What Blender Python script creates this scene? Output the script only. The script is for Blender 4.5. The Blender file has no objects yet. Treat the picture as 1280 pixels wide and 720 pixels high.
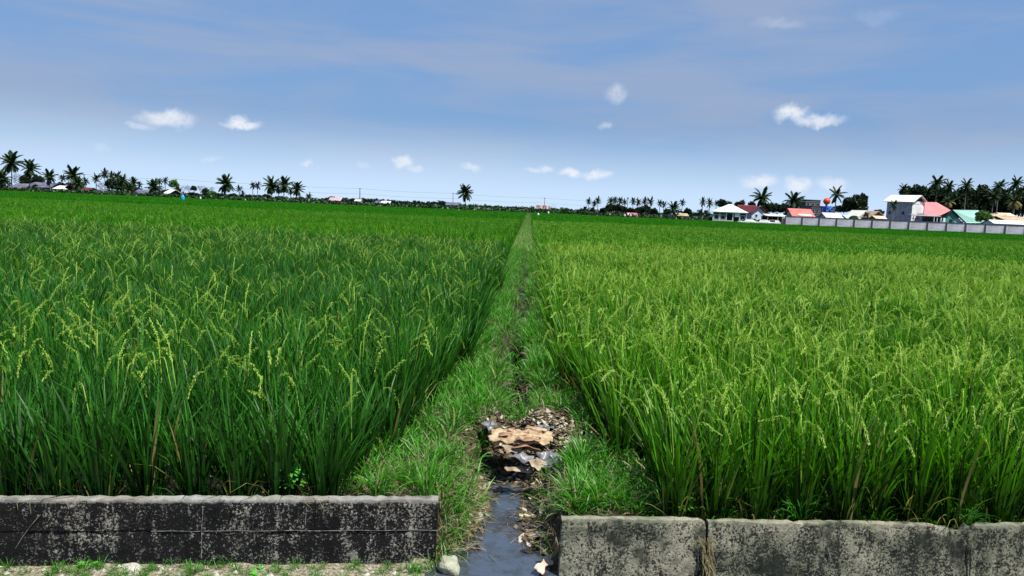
import bpy, math, random
import numpy as np
from mathutils import Vector, Matrix, noise as mnoise
random.seed(7)
RNG = np.random.default_rng(11)
SC = bpy.context.scene
COL = SC.collection
R = math.radians

# ------------------------------------------------------------------ camera
F = 925.0
EYE = 1.75
def camdir(px, py):
    return Vector((px - 640.0, 360.0 - py, -F)).normalized()
HZ0, HZ1 = 232.7, 286.2                       # horizon at the photograph's left and right edge
def hz(px): return HZ0 + (HZ1 - HZ0) * px / 1280.0
n_up = camdir(1280, HZ1).cross(camdir(0, HZ0)).normalized()
if n_up.y < 0: n_up.negate()
yv = camdir(662, hz(662)); yv = (yv - n_up * yv.dot(n_up)).normalized()
xv = yv.cross(n_up).normalized()
W2C = Matrix((xv, yv, n_up)).transposed()      # world -> camera axes
C2W = W2C.transposed()
cam = bpy.data.cameras.new('camera'); camo = bpy.data.objects.new('camera', cam)
COL.objects.link(camo); SC.camera = camo
cam.sensor_fit = 'HORIZONTAL'; cam.sensor_width = 36.0; cam.lens = 36.0 * F / 1280.0
cam.clip_start = 0.05; cam.clip_end = 20000
camo.matrix_world = Matrix.Translation((0, 0, EYE)) @ C2W.to_4x4()

def ray(px, py): return C2W @ camdir(px, py)
def at_y(px, py, Y):
    d = ray(px, py); t = Y / d.y
    return Vector((d.x * t, Y, EYE + d.z * t))
def at_z(px, py, z):
    d = ray(px, py); t = (z - EYE) / d.z
    return Vector((d.x * t, d.y * t, z))

# ------------------------------------------------------------------ world, sun, exposure
SUN_EL, SUN_AZ = R(62), R(134)                  # azimuth from +Y towards +X
world = bpy.data.worlds.new('World'); SC.world = world; world.use_nodes = True
SC.view_settings.view_transform = 'Standard'; SC.view_settings.look = 'None'
SC.view_settings.exposure = 0.6; SC.view_settings.gamma = 1.0
SC.view_settings.use_curve_mapping = False
sun = bpy.data.lights.new('sun', 'SUN'); suno = bpy.data.objects.new('sun', sun); COL.objects.link(suno)
sun.energy = 5.0; sun.angle = R(0.5); sun.color = (1.0, 0.95, 0.86)
sd = Vector((math.cos(SUN_EL) * math.sin(SUN_AZ), math.cos(SUN_EL) * math.cos(SUN_AZ), math.sin(SUN_EL)))
suno.rotation_euler = sd.to_track_quat('Z', 'Y').to_euler()

class NT:
    def __init__(self, tree): self.t = tree; self.n = tree.nodes; self.l = tree.links
    def new(self, typ, **kw):
        nd = self.n.new(typ)
        for k, v in kw.items(): setattr(nd, k, v)
        return nd
    def put(self, sock, v):
        if v is None: return
        if isinstance(v, bpy.types.NodeSocket): self.l.new(v, sock)
        else: sock.default_value = v
    def math(self, op, a, b=None, c=None, clamp=False):
        nd = self.new('ShaderNodeMath', operation=op, use_clamp=clamp)
        for i, v in enumerate((a, b, c)): self.put(nd.inputs[i], v)
        return nd.outputs[0]
    def vmath(self, op, a, b=None, out=0):
        nd = self.new('ShaderNodeVectorMath', operation=op)
        self.put(nd.inputs[0], a); self.put(nd.inputs[1], b)
        return nd.outputs[out]
    def noise(self, vec, scale, detail=4, rough=0.6, out=0, dist=0.0):
        nd = self.new('ShaderNodeTexNoise'); self.put(nd.inputs['Vector'], vec)
        nd.inputs['Scale'].default_value = scale; nd.inputs['Detail'].default_value = detail
        nd.inputs['Roughness'].default_value = rough; nd.inputs['Distortion'].default_value = dist
        return nd.outputs[out]
    def ramp(self, v, a, b, lo=0.0, hi=1.0, smooth=True):
        nd = self.new('ShaderNodeMapRange'); nd.interpolation_type = 'SMOOTHSTEP' if smooth else 'LINEAR'
        self.put(nd.inputs[0], v); self.put(nd.inputs[1], a); self.put(nd.inputs[2], b)
        self.put(nd.inputs[3], lo); self.put(nd.inputs[4], hi)
        return nd.outputs[0]
    def mix(self, f, a, b, blend='MIX'):
        nd = self.new('ShaderNodeMix', data_type='RGBA', blend_type=blend)
        self.put(nd.inputs[0], f)
        self.put(nd.inputs[6], c4(a)); self.put(nd.inputs[7], c4(b))
        return nd.outputs[2]
def c4(c):
    if isinstance(c, (tuple, list)) and len(c) == 3: return (*c, 1.0)
    return c

w = NT(world.node_tree); w.n.clear()
sky = w.new('ShaderNodeTexSky', sky_type='NISHITA'); sky.sun_disc = False
sky.sun_elevation = SUN_EL; sky.sun_rotation = SUN_AZ
sky.altitude = 0; sky.air_density = 1.0; sky.dust_density = 1.6; sky.ozone_density = 2.5
tc = w.new('ShaderNodeTexCoord').outputs['Generated']
sep = w.new('ShaderNodeSeparateXYZ'); w.l.new(tc, sep.inputs[0])
az = w.math('ARCTAN2', sep.outputs[0], sep.outputs[1])
el = w.math('ARCSINE', sep.outputs[2])
cv = w.new('ShaderNodeCombineXYZ'); w.l.new(az, cv.inputs[0]); w.l.new(el, cv.inputs[1]); P = cv.outputs[0]
warp = w.noise(P, 26, 5, 0.62, out=1)
warp = w.vmath('SUBTRACT', warp, (0.5, 0.5, 0.5))
ws = w.new('ShaderNodeVectorMath', operation='SCALE'); w.l.new(warp, ws.inputs[0]); ws.inputs['Scale'].default_value = 0.032
PW = w.vmath('ADD', P, ws.outputs[0])
def azel(px, py):
    d = ray(px, py); return math.atan2(d.x, d.y), math.asin(d.z)
CLOUDS = [(208,148,34,11,.62),(176,158,20,6,.3),(296,150,15,11,.8),(303,157,28,7,.75),(503,203,13,9,.6),(518,210,14,5,.35),
          (589,211,17,6,.4),(668,212,17,5,.4),(682,211,10,7,.5),(712,217,20,8,.7),(745,219,24,7,.65),(770,115,19,13,.30),(757,158,11,7,.28),
          (991,143,24,11,.72),(1022,149,38,8,.62),(950,225,27,11,.62),(999,229,19,12,.66),(1044,231,22,10,.5),(382,206,10,6,.4),
          (265,197,15,5,.2),(976,31,34,8,.13),(1100,22,30,12,.09),(123,188,10,5,.15),(452,204,9,5,.2)]
mask = None
for (px, py, rx, ry, s) in CLOUDS:
    a, e = azel(px, py)
    v = w.vmath('SUBTRACT', PW, (a, e, 0))
    v = w.vmath('MULTIPLY', v, (F / (rx * 1.12), F / (ry * 1.12), 0))
    ln = w.vmath('LENGTH', v, out=1)
    m = w.ramp(ln, 0.95, 0.2, 0.0, min(1.0, s * 1.1))
    mask = m if mask is None else w.math('MAXIMUM', mask, m)
fine = w.noise(PW, 85, 6, 0.65)
mask = w.math('MULTIPLY', mask, w.ramp(fine, 0.30, 0.60, 0.6, 1.1))
# thin high veil in slanting streaks
mp = w.new('ShaderNodeMapping'); w.l.new(P, mp.inputs[0]); mp.inputs['Rotation'].default_value = (0, 0, 0.10)
mp.inputs['Scale'].default_value = (1.6, 9.0, 1.0); mp.inputs['Location'].default_value = (3.1, 1.7, 0)
veil = w.noise(mp.outputs[0], 1.7, 5, 0.55, dist=0.4)
veil = w.ramp(veil, 0.36, 0.68, 0.0, 0.62)
skyc = w.mix(1.0, sky.outputs[0], (0.62, 0.80, 1.12), 'MULTIPLY')
# haze: pale towards the horizon, dull grey-blue veil above
skyc = w.mix(0.65, skyc, (1.75, 3.0, 5.0))
skyc = w.mix(veil, skyc, (2.9, 3.4, 4.6))
skyc = w.mix(w.ramp(el, 0.12, 0.0, 0.0, 0.9), skyc, (5.1, 6.6, 8.6))
skyc = w.mix(w.math('MULTIPLY', mask, 1.0), skyc, (7.0, 7.2, 7.7))
bg = w.new('ShaderNodeBackground'); w.l.new(skyc, bg.inputs[0]); bg.inputs[1].default_value = 0.085
wo = w.new('ShaderNodeOutputWorld'); w.l.new(bg.outputs[0], wo.inputs[0])

# ------------------------------------------------------------------ helpers
def link(o): COL.objects.link(o); return o
def tag(o, label=None, cat=None, group=None, kind=None):
    if label: o['label'] = label
    if cat: o['category'] = cat
    if group: o['group'] = group
    if kind: o['kind'] = kind
    return o
def empty(name, loc, rz=0.0, label=None, cat=None, group=None):
    o = bpy.data.objects.new(name, None); o.empty_display_size = 0.2
    o.location = loc; o.rotation_euler = (0, 0, rz); link(o)
    return tag(o, label, cat, group)
def mesh(name, v, f, mats=(), attr=None, smooth=False, midx=None):
    me = bpy.data.meshes.new(name)
    if isinstance(v, np.ndarray): v = v.tolist()
    me.from_pydata(v, [], f)
    for m in (mats if isinstance(mats, (list, tuple)) else [mats]): me.materials.append(m)
    if midx is not None: me.polygons.foreach_set('material_index', midx)
    if attr is not None:
        a = me.attributes.new('tint', 'FLOAT_COLOR', 'POINT')
        a.data.foreach_set('color', np.asarray(attr, dtype=np.float32).ravel())
    if smooth: me.polygons.foreach_set('use_smooth', [True] * len(me.polygons))
    me.update(); return me
def obj(name, me, parent=None, loc=(0, 0, 0), rot=(0, 0, 0), scale=(1, 1, 1)):
    o = bpy.data.objects.new(name, me); link(o)
    o.parent = parent; o.location = loc; o.rotation_euler = rot; o.scale = scale
    return o

class MB:
    """collects verts and faces"""
    def __init__(s): s.v = []; s.f = []
    def add(s, v, f):
        o = len(s.v); s.v += [tuple(p) for p in v]; s.f += [tuple(i + o for i in q) for q in f]; return s
    def box(s, x0, x1, y0, y1, z0, z1):
        v = [(x0,y0,z0),(x1,y0,z0),(x1,y1,z0),(x0,y1,z0),(x0,y0,z1),(x1,y0,z1),(x1,y1,z1),(x0,y1,z1)]
        return s.add(v, [(0,3,2,1),(4,5,6,7),(0,1,5,4),(1,2,6,5),(2,3,7,6),(3,0,4,7)])
    def slab(s, q, th):
        """quad or polygon q given thickness th along its normal"""
        q = [Vector(p) for p in q]; n = (q[1]-q[0]).cross(q[2]-q[0]).normalized() * th
        k = len(q); v = q + [p - n for p in q]
        f = [tuple(range(k)), tuple(range(2*k-1, k-1, -1))] + [(i, i + k, (i+1) % k + k, (i+1) % k) for i in range(k)]
        return s.add(v, f)
    def tube(s, pts, rad, n=6):
        pts = [Vector(p) for p in pts]; rad = rad if isinstance(rad, (list, tuple)) else [rad] * len(pts)
        rings = []
        for i, p in enumerate(pts):
            d = (pts[min(i+1, len(pts)-1)] - pts[max(i-1, 0)]).normalized()
            a = d.cross(Vector((0.31, 0.95, 0.05)) if abs(d.y) < .9 else Vector((1, 0, 0))).normalized(); b = d.cross(a)
            rings += [p + (a * math.cos(t) + b * math.sin(t)) * rad[i] for t in [2*math.pi*k/n for k in range(n)]]
        f = []
        for i in range(len(pts) - 1):
            for k in range(n):
                f.append((i*n + k, i*n + (k+1) % n, (i+1)*n + (k+1) % n, (i+1)*n + k))
        f.append(tuple(range(n-1, -1, -1))); f.append(tuple((len(pts)-1)*n + k for k in range(n)))
        return s.add(rings, f)
    def mesh(s, name, m, smooth=False): return mesh(name, s.v, s.f, m, smooth=smooth)
    def obj(s, name, m, parent=None, smooth=False, **k): return obj(name, s.mesh(name, m, smooth), parent, **k)

# ------------------------------------------------------------------ materials
def pbr(name, c1, c2=None, scale=3.0, rough=0.8, bump=0.0, bscale=None, spec=0.3, metallic=0.0, lo=.35, hi=.65, detail=5):
    m = bpy.data.materials.new(name); m.use_nodes = True; t = NT(m.node_tree)
    b = t.n['Principled BSDF']; b.inputs['Roughness'].default_value = rough
    b.inputs['Specular IOR Level'].default_value = spec; b.inputs['Metallic'].default_value = metallic
    co = t.new('ShaderNodeTexCoord').outputs['Object']
    if c2 is not None:
        n = t.noise(co, scale, detail, 0.6); t.l.new(t.mix(t.ramp(n, lo, hi), c1, c2), b.inputs['Base Color'])
    else: b.inputs['Base Color'].default_value = c4(c1)
    if bump:
        bn = t.new('ShaderNodeBump'); bn.inputs['Strength'].default_value = bump
        bn.inputs['Distance'].default_value = 0.02
        t.l.new(t.noise(co, bscale or scale * 3, 4), bn.inputs['Height']); t.l.new(bn.outputs[0], b.inputs['Normal'])
    return m
def leafmat(name, base, tip, dry=None, trans=0.35, rough=0.45, spec=0.35, vary=0.35, field=None):
    """blade material: tint.r random per blade, tint.g position along it, tint.b dryness"""
    m = bpy.data.materials.new(name); m.use_nodes = True; t = NT(m.node_tree)
    b = t.n['Principled BSDF']; out = t.n['Material Output']
    a = t.new('ShaderNodeAttribute'); a.attribute_name = 'tint'
    s = t.new('ShaderNodeSeparateColor'); t.l.new(a.outputs['Color'], s.inputs[0])
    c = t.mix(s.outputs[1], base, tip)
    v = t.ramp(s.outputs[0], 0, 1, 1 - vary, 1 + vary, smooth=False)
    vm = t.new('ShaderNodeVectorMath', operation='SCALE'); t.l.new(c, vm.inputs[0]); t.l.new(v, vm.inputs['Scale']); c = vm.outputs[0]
    if field:
        g = t.new('ShaderNodeNewGeometry').outputs['Position']
        mpn = t.new('ShaderNodeMapping'); t.l.new(g, mpn.inputs[0]); mpn.inputs['Scale'].default_value = (0.35, 1.0, 0.2)
        n = t.noise(mpn.outputs[0], field[0], 3, 0.55)
        c = t.mix(t.ramp(n, 0.4, 0.62), c, t.mix(1.0, c, field[1], 'MULTIPLY'))
    if dry: c = t.mix(s.outputs[2], c, dry)
    t.l.new(c, b.inputs['Base Color']); b.inputs['Roughness'].default_value = rough
    b.inputs['Specular IOR Level'].default_value = spec
    tr = t.new('ShaderNodeBsdfTranslucent'); t.l.new(t.mix(1.0, c, (1.25, 1.35, 0.5), 'MULTIPLY'), tr.inputs[0])
    mx = t.new('ShaderNodeMixShader'); mx.inputs[0].default_value = trans
    t.l.new(b.outputs[0], mx.inputs[1]); t.l.new(tr.outputs[0], mx.inputs[2]); t.l.new(mx.outputs[0], out.inputs[0])
    return m

RICE = leafmat('rice leaf', (0.004, 0.022, 0.003), (0.060, 0.215, 0.008), spec=.28, vary=.75, dry=(0.30, 0.24, 0.10), field=(0.25, (1.25, 1.15, 0.7)))  # bases sunk to near black to paint the shade between leaves
RICE_L = leafmat('rice leaf cool', (0.002, 0.015, 0.004), (0.032, 0.150, 0.014), spec=.28, vary=.75, dry=(0.30, 0.24, 0.10), field=(0.25, (1.25, 1.15, 0.7)))  # cooler crop, same painted shade at the blade bases
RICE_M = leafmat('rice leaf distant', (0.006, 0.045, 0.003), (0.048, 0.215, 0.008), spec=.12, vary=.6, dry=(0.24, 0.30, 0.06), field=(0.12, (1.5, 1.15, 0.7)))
GRAIN = leafmat('rice grain', (0.17, 0.32, 0.03), (0.38, 0.55, 0.09), dry=(0.42, 0.40, 0.15), trans=0.3, rough=0.55, vary=0.25)
FAR_RICE = leafmat('far rice', (0.006, 0.075, 0.002), (0.016, 0.160, 0.003), dry=(0.20, 0.32, 0.03), field=(0.06, (1.9, 1.12, 0.6)), vary=0.3, spec=.06)
GRASS = leafmat('grass', (0.018, 0.075, 0.006), (0.075, 0.30, 0.018), dry=(0.33, 0.28, 0.15), trans=0.35, vary=0.4)
GRASSF = leafmat('pale grass', (0.035, 0.12, 0.012), (0.10, 0.31, 0.03), dry=(0.36, 0.34, 0.16), trans=0.3)
STRAW = leafmat('straw', (0.16, 0.13, 0.07), (0.36, 0.32, 0.2), trans=0.15, vary=0.4)
WEED = leafmat('weed leaf', (0.06, 0.26, 0.03), (0.10, 0.40, 0.05), trans=0.35)
FROND = leafmat('palm frond', (0.011, 0.024, 0.010), (0.026, 0.052, 0.015), dry=(0.30, 0.24, 0.08), trans=0.1, rough=0.5, spec=0.12)
TREE_DARK = leafmat('dark foliage', (0.010, 0.020, 0.012), (0.022, 0.042, 0.016), trans=0.1, vary=0.5, spec=.08)
TREE_GREEN = leafmat('green foliage', (0.03, 0.09, 0.015), (0.09, 0.22, 0.04), trans=0.3, vary=0.4)
TREE_GREY = leafmat('grey foliage', (0.06, 0.06, 0.08), (0.14, 0.14, 0.17), trans=0.1, vary=0.4)
UNDER = leafmat('undergrowth', (0.014, 0.035, 0.012), (0.03, 0.09, 0.02), trans=0.15, vary=0.6)
BARK = pbr('bark', (0.10, 0.085, 0.075), (0.19, 0.17, 0.15), 3, 0.9)
WHITE_ROOF = pbr('white sheet roof', (0.66, 0.66, 0.64), (0.48, 0.47, 0.44), 0.7, 0.5)
WHITE = pbr('white paint', (0.75, 0.75, 0.74), (0.62, 0.63, 0.64), 1.0, 0.6)
GREYWALL = pbr('weathered and shaded boards', (0.20, 0.23, 0.29), (0.34, 0.37, 0.42), 1.3, 0.85)
PALEWALL = pbr('pale render', (0.62, 0.64, 0.66), (0.42, 0.43, 0.46), 0.9, 0.85, lo=.45, hi=.75)
BLUEWALL = pbr('pale blue wall', (0.50, 0.60, 0.68), (0.42, 0.5, 0.56), 1.0, 0.8)
DARKWALL = pbr('dark timber and painted shade', (0.010, 0.010, 0.014), (0.028, 0.025, 0.03), 1.0, 0.9)
CONC = pbr('grey concrete', (0.075, 0.08, 0.085), (0.15, 0.15, 0.155), 0.8, 0.9)
CONC2 = pbr('light concrete', (0.30, 0.30, 0.33), (0.17, 0.17, 0.19), 1.0, 0.9)
RED = pbr('dark red roof', (0.14, 0.016, 0.022), (0.08, 0.014, 0.018), 0.8, 0.6)
SALMON = pbr('salmon roof', (0.50, 0.15, 0.13), (0.34, 0.11, 0.09), 0.8, 0.6)
PINK = pbr('pink roof', (0.56, 0.18, 0.19), (0.44, 0.15, 0.15), 0.5, 0.6)
MINT = pbr('mint roof', (0.27, 0.50, 0.41), (0.20, 0.40, 0.33), 0.5, 0.5)
GREENWALL = pbr('green wall', (0.07, 0.30, 0.22), (0.05, 0.2, 0.15), 1.0, 0.8)
RUST = pbr('rusty sheet roof', (0.11, 0.025, 0.02), (0.22, 0.17, 0.16), 0.9, 0.8, lo=.45, hi=.55)
BROWN = pbr('brown thatch', (0.30, 0.22, 0.13), (0.45, 0.36, 0.25), 0.8, 0.9)
OCHRE = pbr('ochre boards', (0.30, 0.12, 0.05), (0.20, 0.08, 0.04), 0.9, 0.9)
LILAC = pbr('lilac grey roof', (0.06, 0.058, 0.10), (0.15, 0.145, 0.20), 0.6, 0.8)
GLASS = pbr('dark glass', (0.02, 0.025, 0.035), rough=0.45, spec=0.25)
BLUE = pbr('blue paint', (0.012, 0.07, 0.42), (0.02, 0.12, 0.5), 1.0, 0.5)
BLUE2 = pbr('light blue paint', (0.10, 0.30, 0.70), rough=0.5)
ORANGE = pbr('orange red ball', (0.72, 0.075, 0.025), (0.60, 0.055, 0.02), 0.6, 0.4)
CYAN = pbr('bright blue sheet', (0.03, 0.36, 0.62), (0.02, 0.28, 0.55), 1.5, 0.45)
CARW = pbr('white car paint', (0.58, 0.58, 0.58), rough=0.25, spec=0.6)
TYRE = pbr('tyre', (0.02, 0.02, 0.02), rough=0.8)
METAL = pbr('grey metal', (0.25, 0.26, 0.27), rough=0.5)
WIRE = pbr('wire', (0.08, 0.09, 0.10), rough=0.6)

# ------------------------------------------------------------------ ground
def canal_c(y): return -0.055 + 0.03 * math.sin(y * 1.1)
def canal_w(y):
    if y < 5.3: return 0.205 + 0.03 * math.sin(y * 5.0)
    if y < 5.6: return 0.20 - (y - 5.3) * 0.40
    return 0.075 + 0.03 * math.sin(y * 1.7) + 0.02 * math.sin(y * 4.1 + 1)
def strip_l(y): return -0.97 + min(max((y - 4.5) / 1.2, 0), 1) * 0.24 + min(max((y - 5.7) / 4, 0), 1) * 0.14 - .14 * min(max((y - 12) / 12, 0), 1) + .035 * math.sin(y * .9) + .025 * math.sin(y * 2.7)
def strip_r(y): return 0.78 - min(max((y - 4.6) / 2.4, 0), 1) * 0.42 + .12 * min(max((y - 12) / 12, 0), 1) + .04 * math.sin(y * .7 + 2) + .03 * math.sin(y * 3.1)
WALLY = 4.02
_a, _b, _c, _d = at_z(-90, 625.5, 0.13), at_z(548, 625.5, 0.13), at_z(702.5, 649, 0.085), at_z(1370, 660.5, 0.085)
def wall_y(x):
    p, q = (_a, _b) if x < -.15 else (_c, _d)
    t = min(max((x - p.x) / (q.x - p.x), -.3), 1.3); return p.y + (q.y - p.y) * t
def sm(t): t = min(max(t, 0), 1); return t * t * (3 - 2 * t)
def ground_z(x, y):
    far = sm((y - 60) / 60)
    n = mnoise.noise(Vector((x * 2.3, y * 2.3, 0))) * 0.03 + mnoise.noise(Vector((x * 9, y * 9, 3))) * 0.016
    n *= (1 - far)
    base = -0.03 if (x < strip_l(y) or x > strip_r(y)) else 0.03
    if y > 60: base = -0.03 * (1 - far)
    near = -0.232
    wy = wall_y(x); k = sm((y - (wy + .01)) / 0.10) if abs(x + .1) > .45 else sm((y - (wy - .05)) / .25)
    if x > 0.3: base_near = -0.40
    else: base_near = near
    if y < wy: n *= .6
    z = base_near * (1 - k) + base * k + n
    # channel
    if y < 60:
        cw = canal_w(y); d = abs(x - canal_c(y))
        e = mnoise.noise(Vector((x * 5, y * 5, 7))) * 0.05
        bank = 0.28 if y < 5.6 else 0.14
        depth = -0.36 + 0.26 * sm((y - 5.25) / 0.45)
        t = 1 - sm((d + e - cw * 0.75) / bank)
        z = z * (1 - t) + min(z, depth) * t
        # dam of rubbish
        if 5.45 < y < 6.3:
            q = math.exp(-((y - 5.8) / 0.25) ** 2) * math.exp(-((x - 0.0) / 0.5) ** 2)
            z = z + q * 0.10
    return z
def axis(fine0, fine1, step, lo, hi, g=1.13):
    a = list(np.arange(fine0, fine1 + 1e-6, step))
    s = step; x = fine1
    while x < hi: s *= g; x += s; a.append(min(x, hi))
    s = step; x = fine0; pre = []
    while x > lo: s *= g; x -= s; pre.append(max(x, lo))
    return pre[::-1] + a
gx = axis(-1.3, 1.1, 0.03, -6000, 6000); gy = axis(3.2, 8.5, 0.035, -60, 9000)
v = [(x, y, ground_z(x, y)) for y in gy for x in gx]; nx = len(gx)
f = [(j*nx+i, j*nx+i+1, (j+1)*nx+i+1, (j+1)*nx+i) for j in range(len(gy)-1) for i in range(nx-1)]
gm = bpy.data.materials.new('earth'); gm.use_nodes = True; t = NT(gm.node_tree); b = t.n['Principled BSDF']
pos = t.new('ShaderNodeNewGeometry').outputs['Position']
n1 = t.noise(pos, 9, 6, .65); n2 = t.noise(pos, 60, 4, .7)
c = t.mix(t.ramp(n1, .35, .65), (0.022, 0.017, 0.012), (0.085, 0.068, 0.042))
c = t.mix(t.ramp(n2, .58, .70), c, (0.20, 0.17, 0.12))
sp = t.new('ShaderNodeSeparateXYZ'); t.l.new(pos, sp.inputs[0])
c = t.mix(t.ramp(sp.outputs[1], 20, 60), c, (0.03, 0.06, 0.015))
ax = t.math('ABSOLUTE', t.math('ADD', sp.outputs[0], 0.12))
wet = t.math('MULTIPLY', t.ramp(ax, 0.72, 0.95), t.ramp(sp.outputs[2], -.2, -.1))       # wet soil under the rice, blackened further to paint in deep shade
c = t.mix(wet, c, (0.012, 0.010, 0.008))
ditch = t.math('MULTIPLY', t.ramp(t.math('ABSOLUTE', t.math('ADD', sp.outputs[0], 0.06)), .22, .08), t.ramp(sp.outputs[1], 5.9, 6.3))
c = t.mix(ditch, c, (0.016, 0.014, 0.012))
c = t.mix(t.math('MULTIPLY', t.ramp(sp.outputs[2], -.15, -.2), t.ramp(sp.outputs[0], -.42, -.50)), c, t.mix(t.ramp(n2, .4, .6), (0.10, 0.09, 0.06), (0.34, 0.30, 0.23)))
t.l.new(c, b.inputs['Base Color']); b.inputs['Roughness'].default_value = 0.9; b.inputs['Specular IOR Level'].default_value = .12
bn = t.new('ShaderNodeBump'); bn.inputs['Strength'].default_value = .7; bn.inputs['Distance'].default_value = .02
t.l.new(n2, bn.inputs['Height']); t.l.new(bn.outputs[0], b.inputs['Normal'])
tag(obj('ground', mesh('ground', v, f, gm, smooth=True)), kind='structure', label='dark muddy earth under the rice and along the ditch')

wm = bpy.data.materials.new('ditch water'); wm.use_nodes = True; t = NT(wm.node_tree); b = t.n['Principled BSDF']
pos = t.new('ShaderNodeNewGeometry').outputs['Position']
c = t.mix(t.ramp(t.noise(pos, 14, 5, .65), .42, .68), (0.048, 0.060, 0.085), (0.030, 0.030, 0.024))  # slate blue paints sky reflection into the murky base
t.l.new(c, b.inputs['Base Color']); b.inputs['Roughness'].default_value = 0.06; b.inputs['IOR'].default_value = 1.9
bn = t.new('ShaderNodeBump'); bn.inputs['Strength'].default_value = .25; bn.inputs['Distance'].default_value = .01
t.l.new(t.noise(pos, 22, 3, .5), bn.inputs['Height']); t.l.new(bn.outputs[0], b.inputs['Normal'])
def water(name, x0, x1, y0, y1, z, lab):
    tag(obj(name, mesh(name, [(x0,y0,z),(x1,y0,z),(x1,y1,z),(x0,y1,z)], [(0,1,2,3)], wm)), lab, kind='structure')
water('ditch_water', -0.50, 0.45, 2.6, 5.75, -0.243, 'slate blue water standing in the ditch between the two walls')
water('trickle_water', -0.35, 0.25, 6.35, 13.0, -0.100, 'thin wet trickle in the ditch behind the heap of rubbish')

# ------------------------------------------------------------------ foreground walls
def wallmat(name, light, dark, cover, topz, warm, blot=(.5, .5, .5)):
    m = bpy.data.materials.new(name); m.use_nodes = True; t = NT(m.node_tree); b = t.n['Principled BSDF']
    pos = t.new('ShaderNodeNewGeometry').outputs['Position']
    mpw = t.new('ShaderNodeMapping'); t.l.new(pos, mpw.inputs[0]); mpw.inputs['Scale'].default_value = (1, 1, .22)
    drip = t.noise(mpw.outputs[0], 16, 5, .6); big = t.noise(pos, 2.6, 4, .6); mid = t.noise(pos, 17, 6, .7); fin = t.noise(pos, 75, 6, .8)
    base = t.mix(t.ramp(big, .35, .65), light, warm)
    base = t.mix(t.ramp(mid, .35, .7), base, t.mix(1.0, base, (.55, .56, .55), 'MULTIPLY'))
    s = t.math('ADD', t.math('MULTIPLY', fin, 1.15), t.math('ADD', t.math('MULTIPLY', t.math('ADD', mid, drip), 0.38), t.math('MULTIPLY', big, 0.34)))
    k = t.ramp(s, cover, cover + 0.10)                     # 1 = bare, 0 = under black growth
    sp = t.new('ShaderNodeSeparateXYZ'); t.l.new(pos, sp.inputs[0])
    edge = t.math('ADD', sp.outputs[2], t.math('MULTIPLY', t.math('SUBTRACT', mid, .5), 0.05))
    top = t.ramp(edge, topz - 0.022, topz - 0.004)
    k = t.math('MAXIMUM', k, t.math('MULTIPLY', top, 0.85))
    stain = t.noise(pos, 4.2, 5, .62)
    base = t.mix(t.ramp(stain, .50, .62), base, t.mix(1.0, base, blot, 'MULTIPLY'))
    c = t.mix(k, dark, base)
    t.l.new(c, b.inputs['Base Color']); b.inputs['Roughness'].default_value = 0.95; b.inputs['Specular IOR Level'].default_value = .15
    bn = t.new('ShaderNodeBump'); bn.inputs['Strength'].default_value = .9; bn.inputs['Distance'].default_value = .012
    t.l.new(t.math('ADD', fin, mid), bn.inputs['Height']); t.l.new(bn.outputs[0], b.inputs['Normal'])
    return m
ZL, ZR = 0.13, 0.085
WL = wallmat('left wall concrete', (0.42, 0.43, 0.40), (0.008, 0.008, 0.009), 1.165, ZL, (0.36, 0.34, 0.30))
WR = wallmat('right wall concrete', (0.25, 0.27, 0.19), (0.022, 0.025, 0.022), 1.075, ZR, (0.40, 0.38, 0.29), (.22, .25, .24))
def rough_slab(A, B, th, z0, z1, prof=None, bulge=0.006, step=0.035, seed=0, batter=0.0, skew0=0, skew1=0):
    """upright slab whose front face runs from A to B (xy), thickness th backwards, irregular top from prof(s)"""
    A = Vector((A[0], A[1])); B = Vector((B[0], B[1])); L = (B - A).length; d = (B - A) / L; nb = Vector((-d.y, d.x))
    nu = max(2, int(L / step)); nz = max(2, int((z1 - z0) / 0.04))
    def P(s, k, back):
        zt = z1 + (prof(s) if prof else 0)
        z = z0 + (zt - z0) * k
        sx = s + (skew0 * (1 - s / L) + skew1 * s / L) * k
        p = A + d * sx + nb * (th if back else 0)
        nn = mnoise.noise(Vector((p.x * 7 + seed, z * 7, 1.0))) * bulge * 1.5 + mnoise.noise(Vector((p.x * 25 + seed, z * 25, 5.0))) * bulge
        if not back: p = p - nb * (nn + batter * (1 - k))
        e = 0.006 if k == 1 else 0.0                       # worn arris
        if k == 1: p = p + nb * (e if not back else -e)
        return (p.x, p.y, z + (mnoise.noise(Vector((p.x * 30, p.y * 30, seed))) * 0.011 if k == 1 else 0))
    v = []; f = []
    us = [L * i / nu for i in range(nu + 1)]; ks = [j / nz for j in range(nz + 1)]
    for back in (0, 1):
        for k in ks:
            for s in us: v.append(P(s, k, back))
    W = nu + 1; H = nz + 1
    for j in range(nz):
        for i in range(nu):
            a = j*W+i; f.append((a, a+1, a+W+1, a+W)); a += W*H; f.append((a, a+W, a+W+1, a+1))
    for i in range(nu):
        a = (H-1)*W+i; f.append((a, a+1, a+1+W*H, a+W*H)); a = i; f.append((a, a+W*H, a+1+W*H, a+1))
    for j in range(nz):
        a = j*W; f.append((a, a+W, a+W+W*H, a+W*H)); a = j*W+nu; f.append((a, a+W*H, a+W+W*H, a+W))
    return v, f
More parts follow.
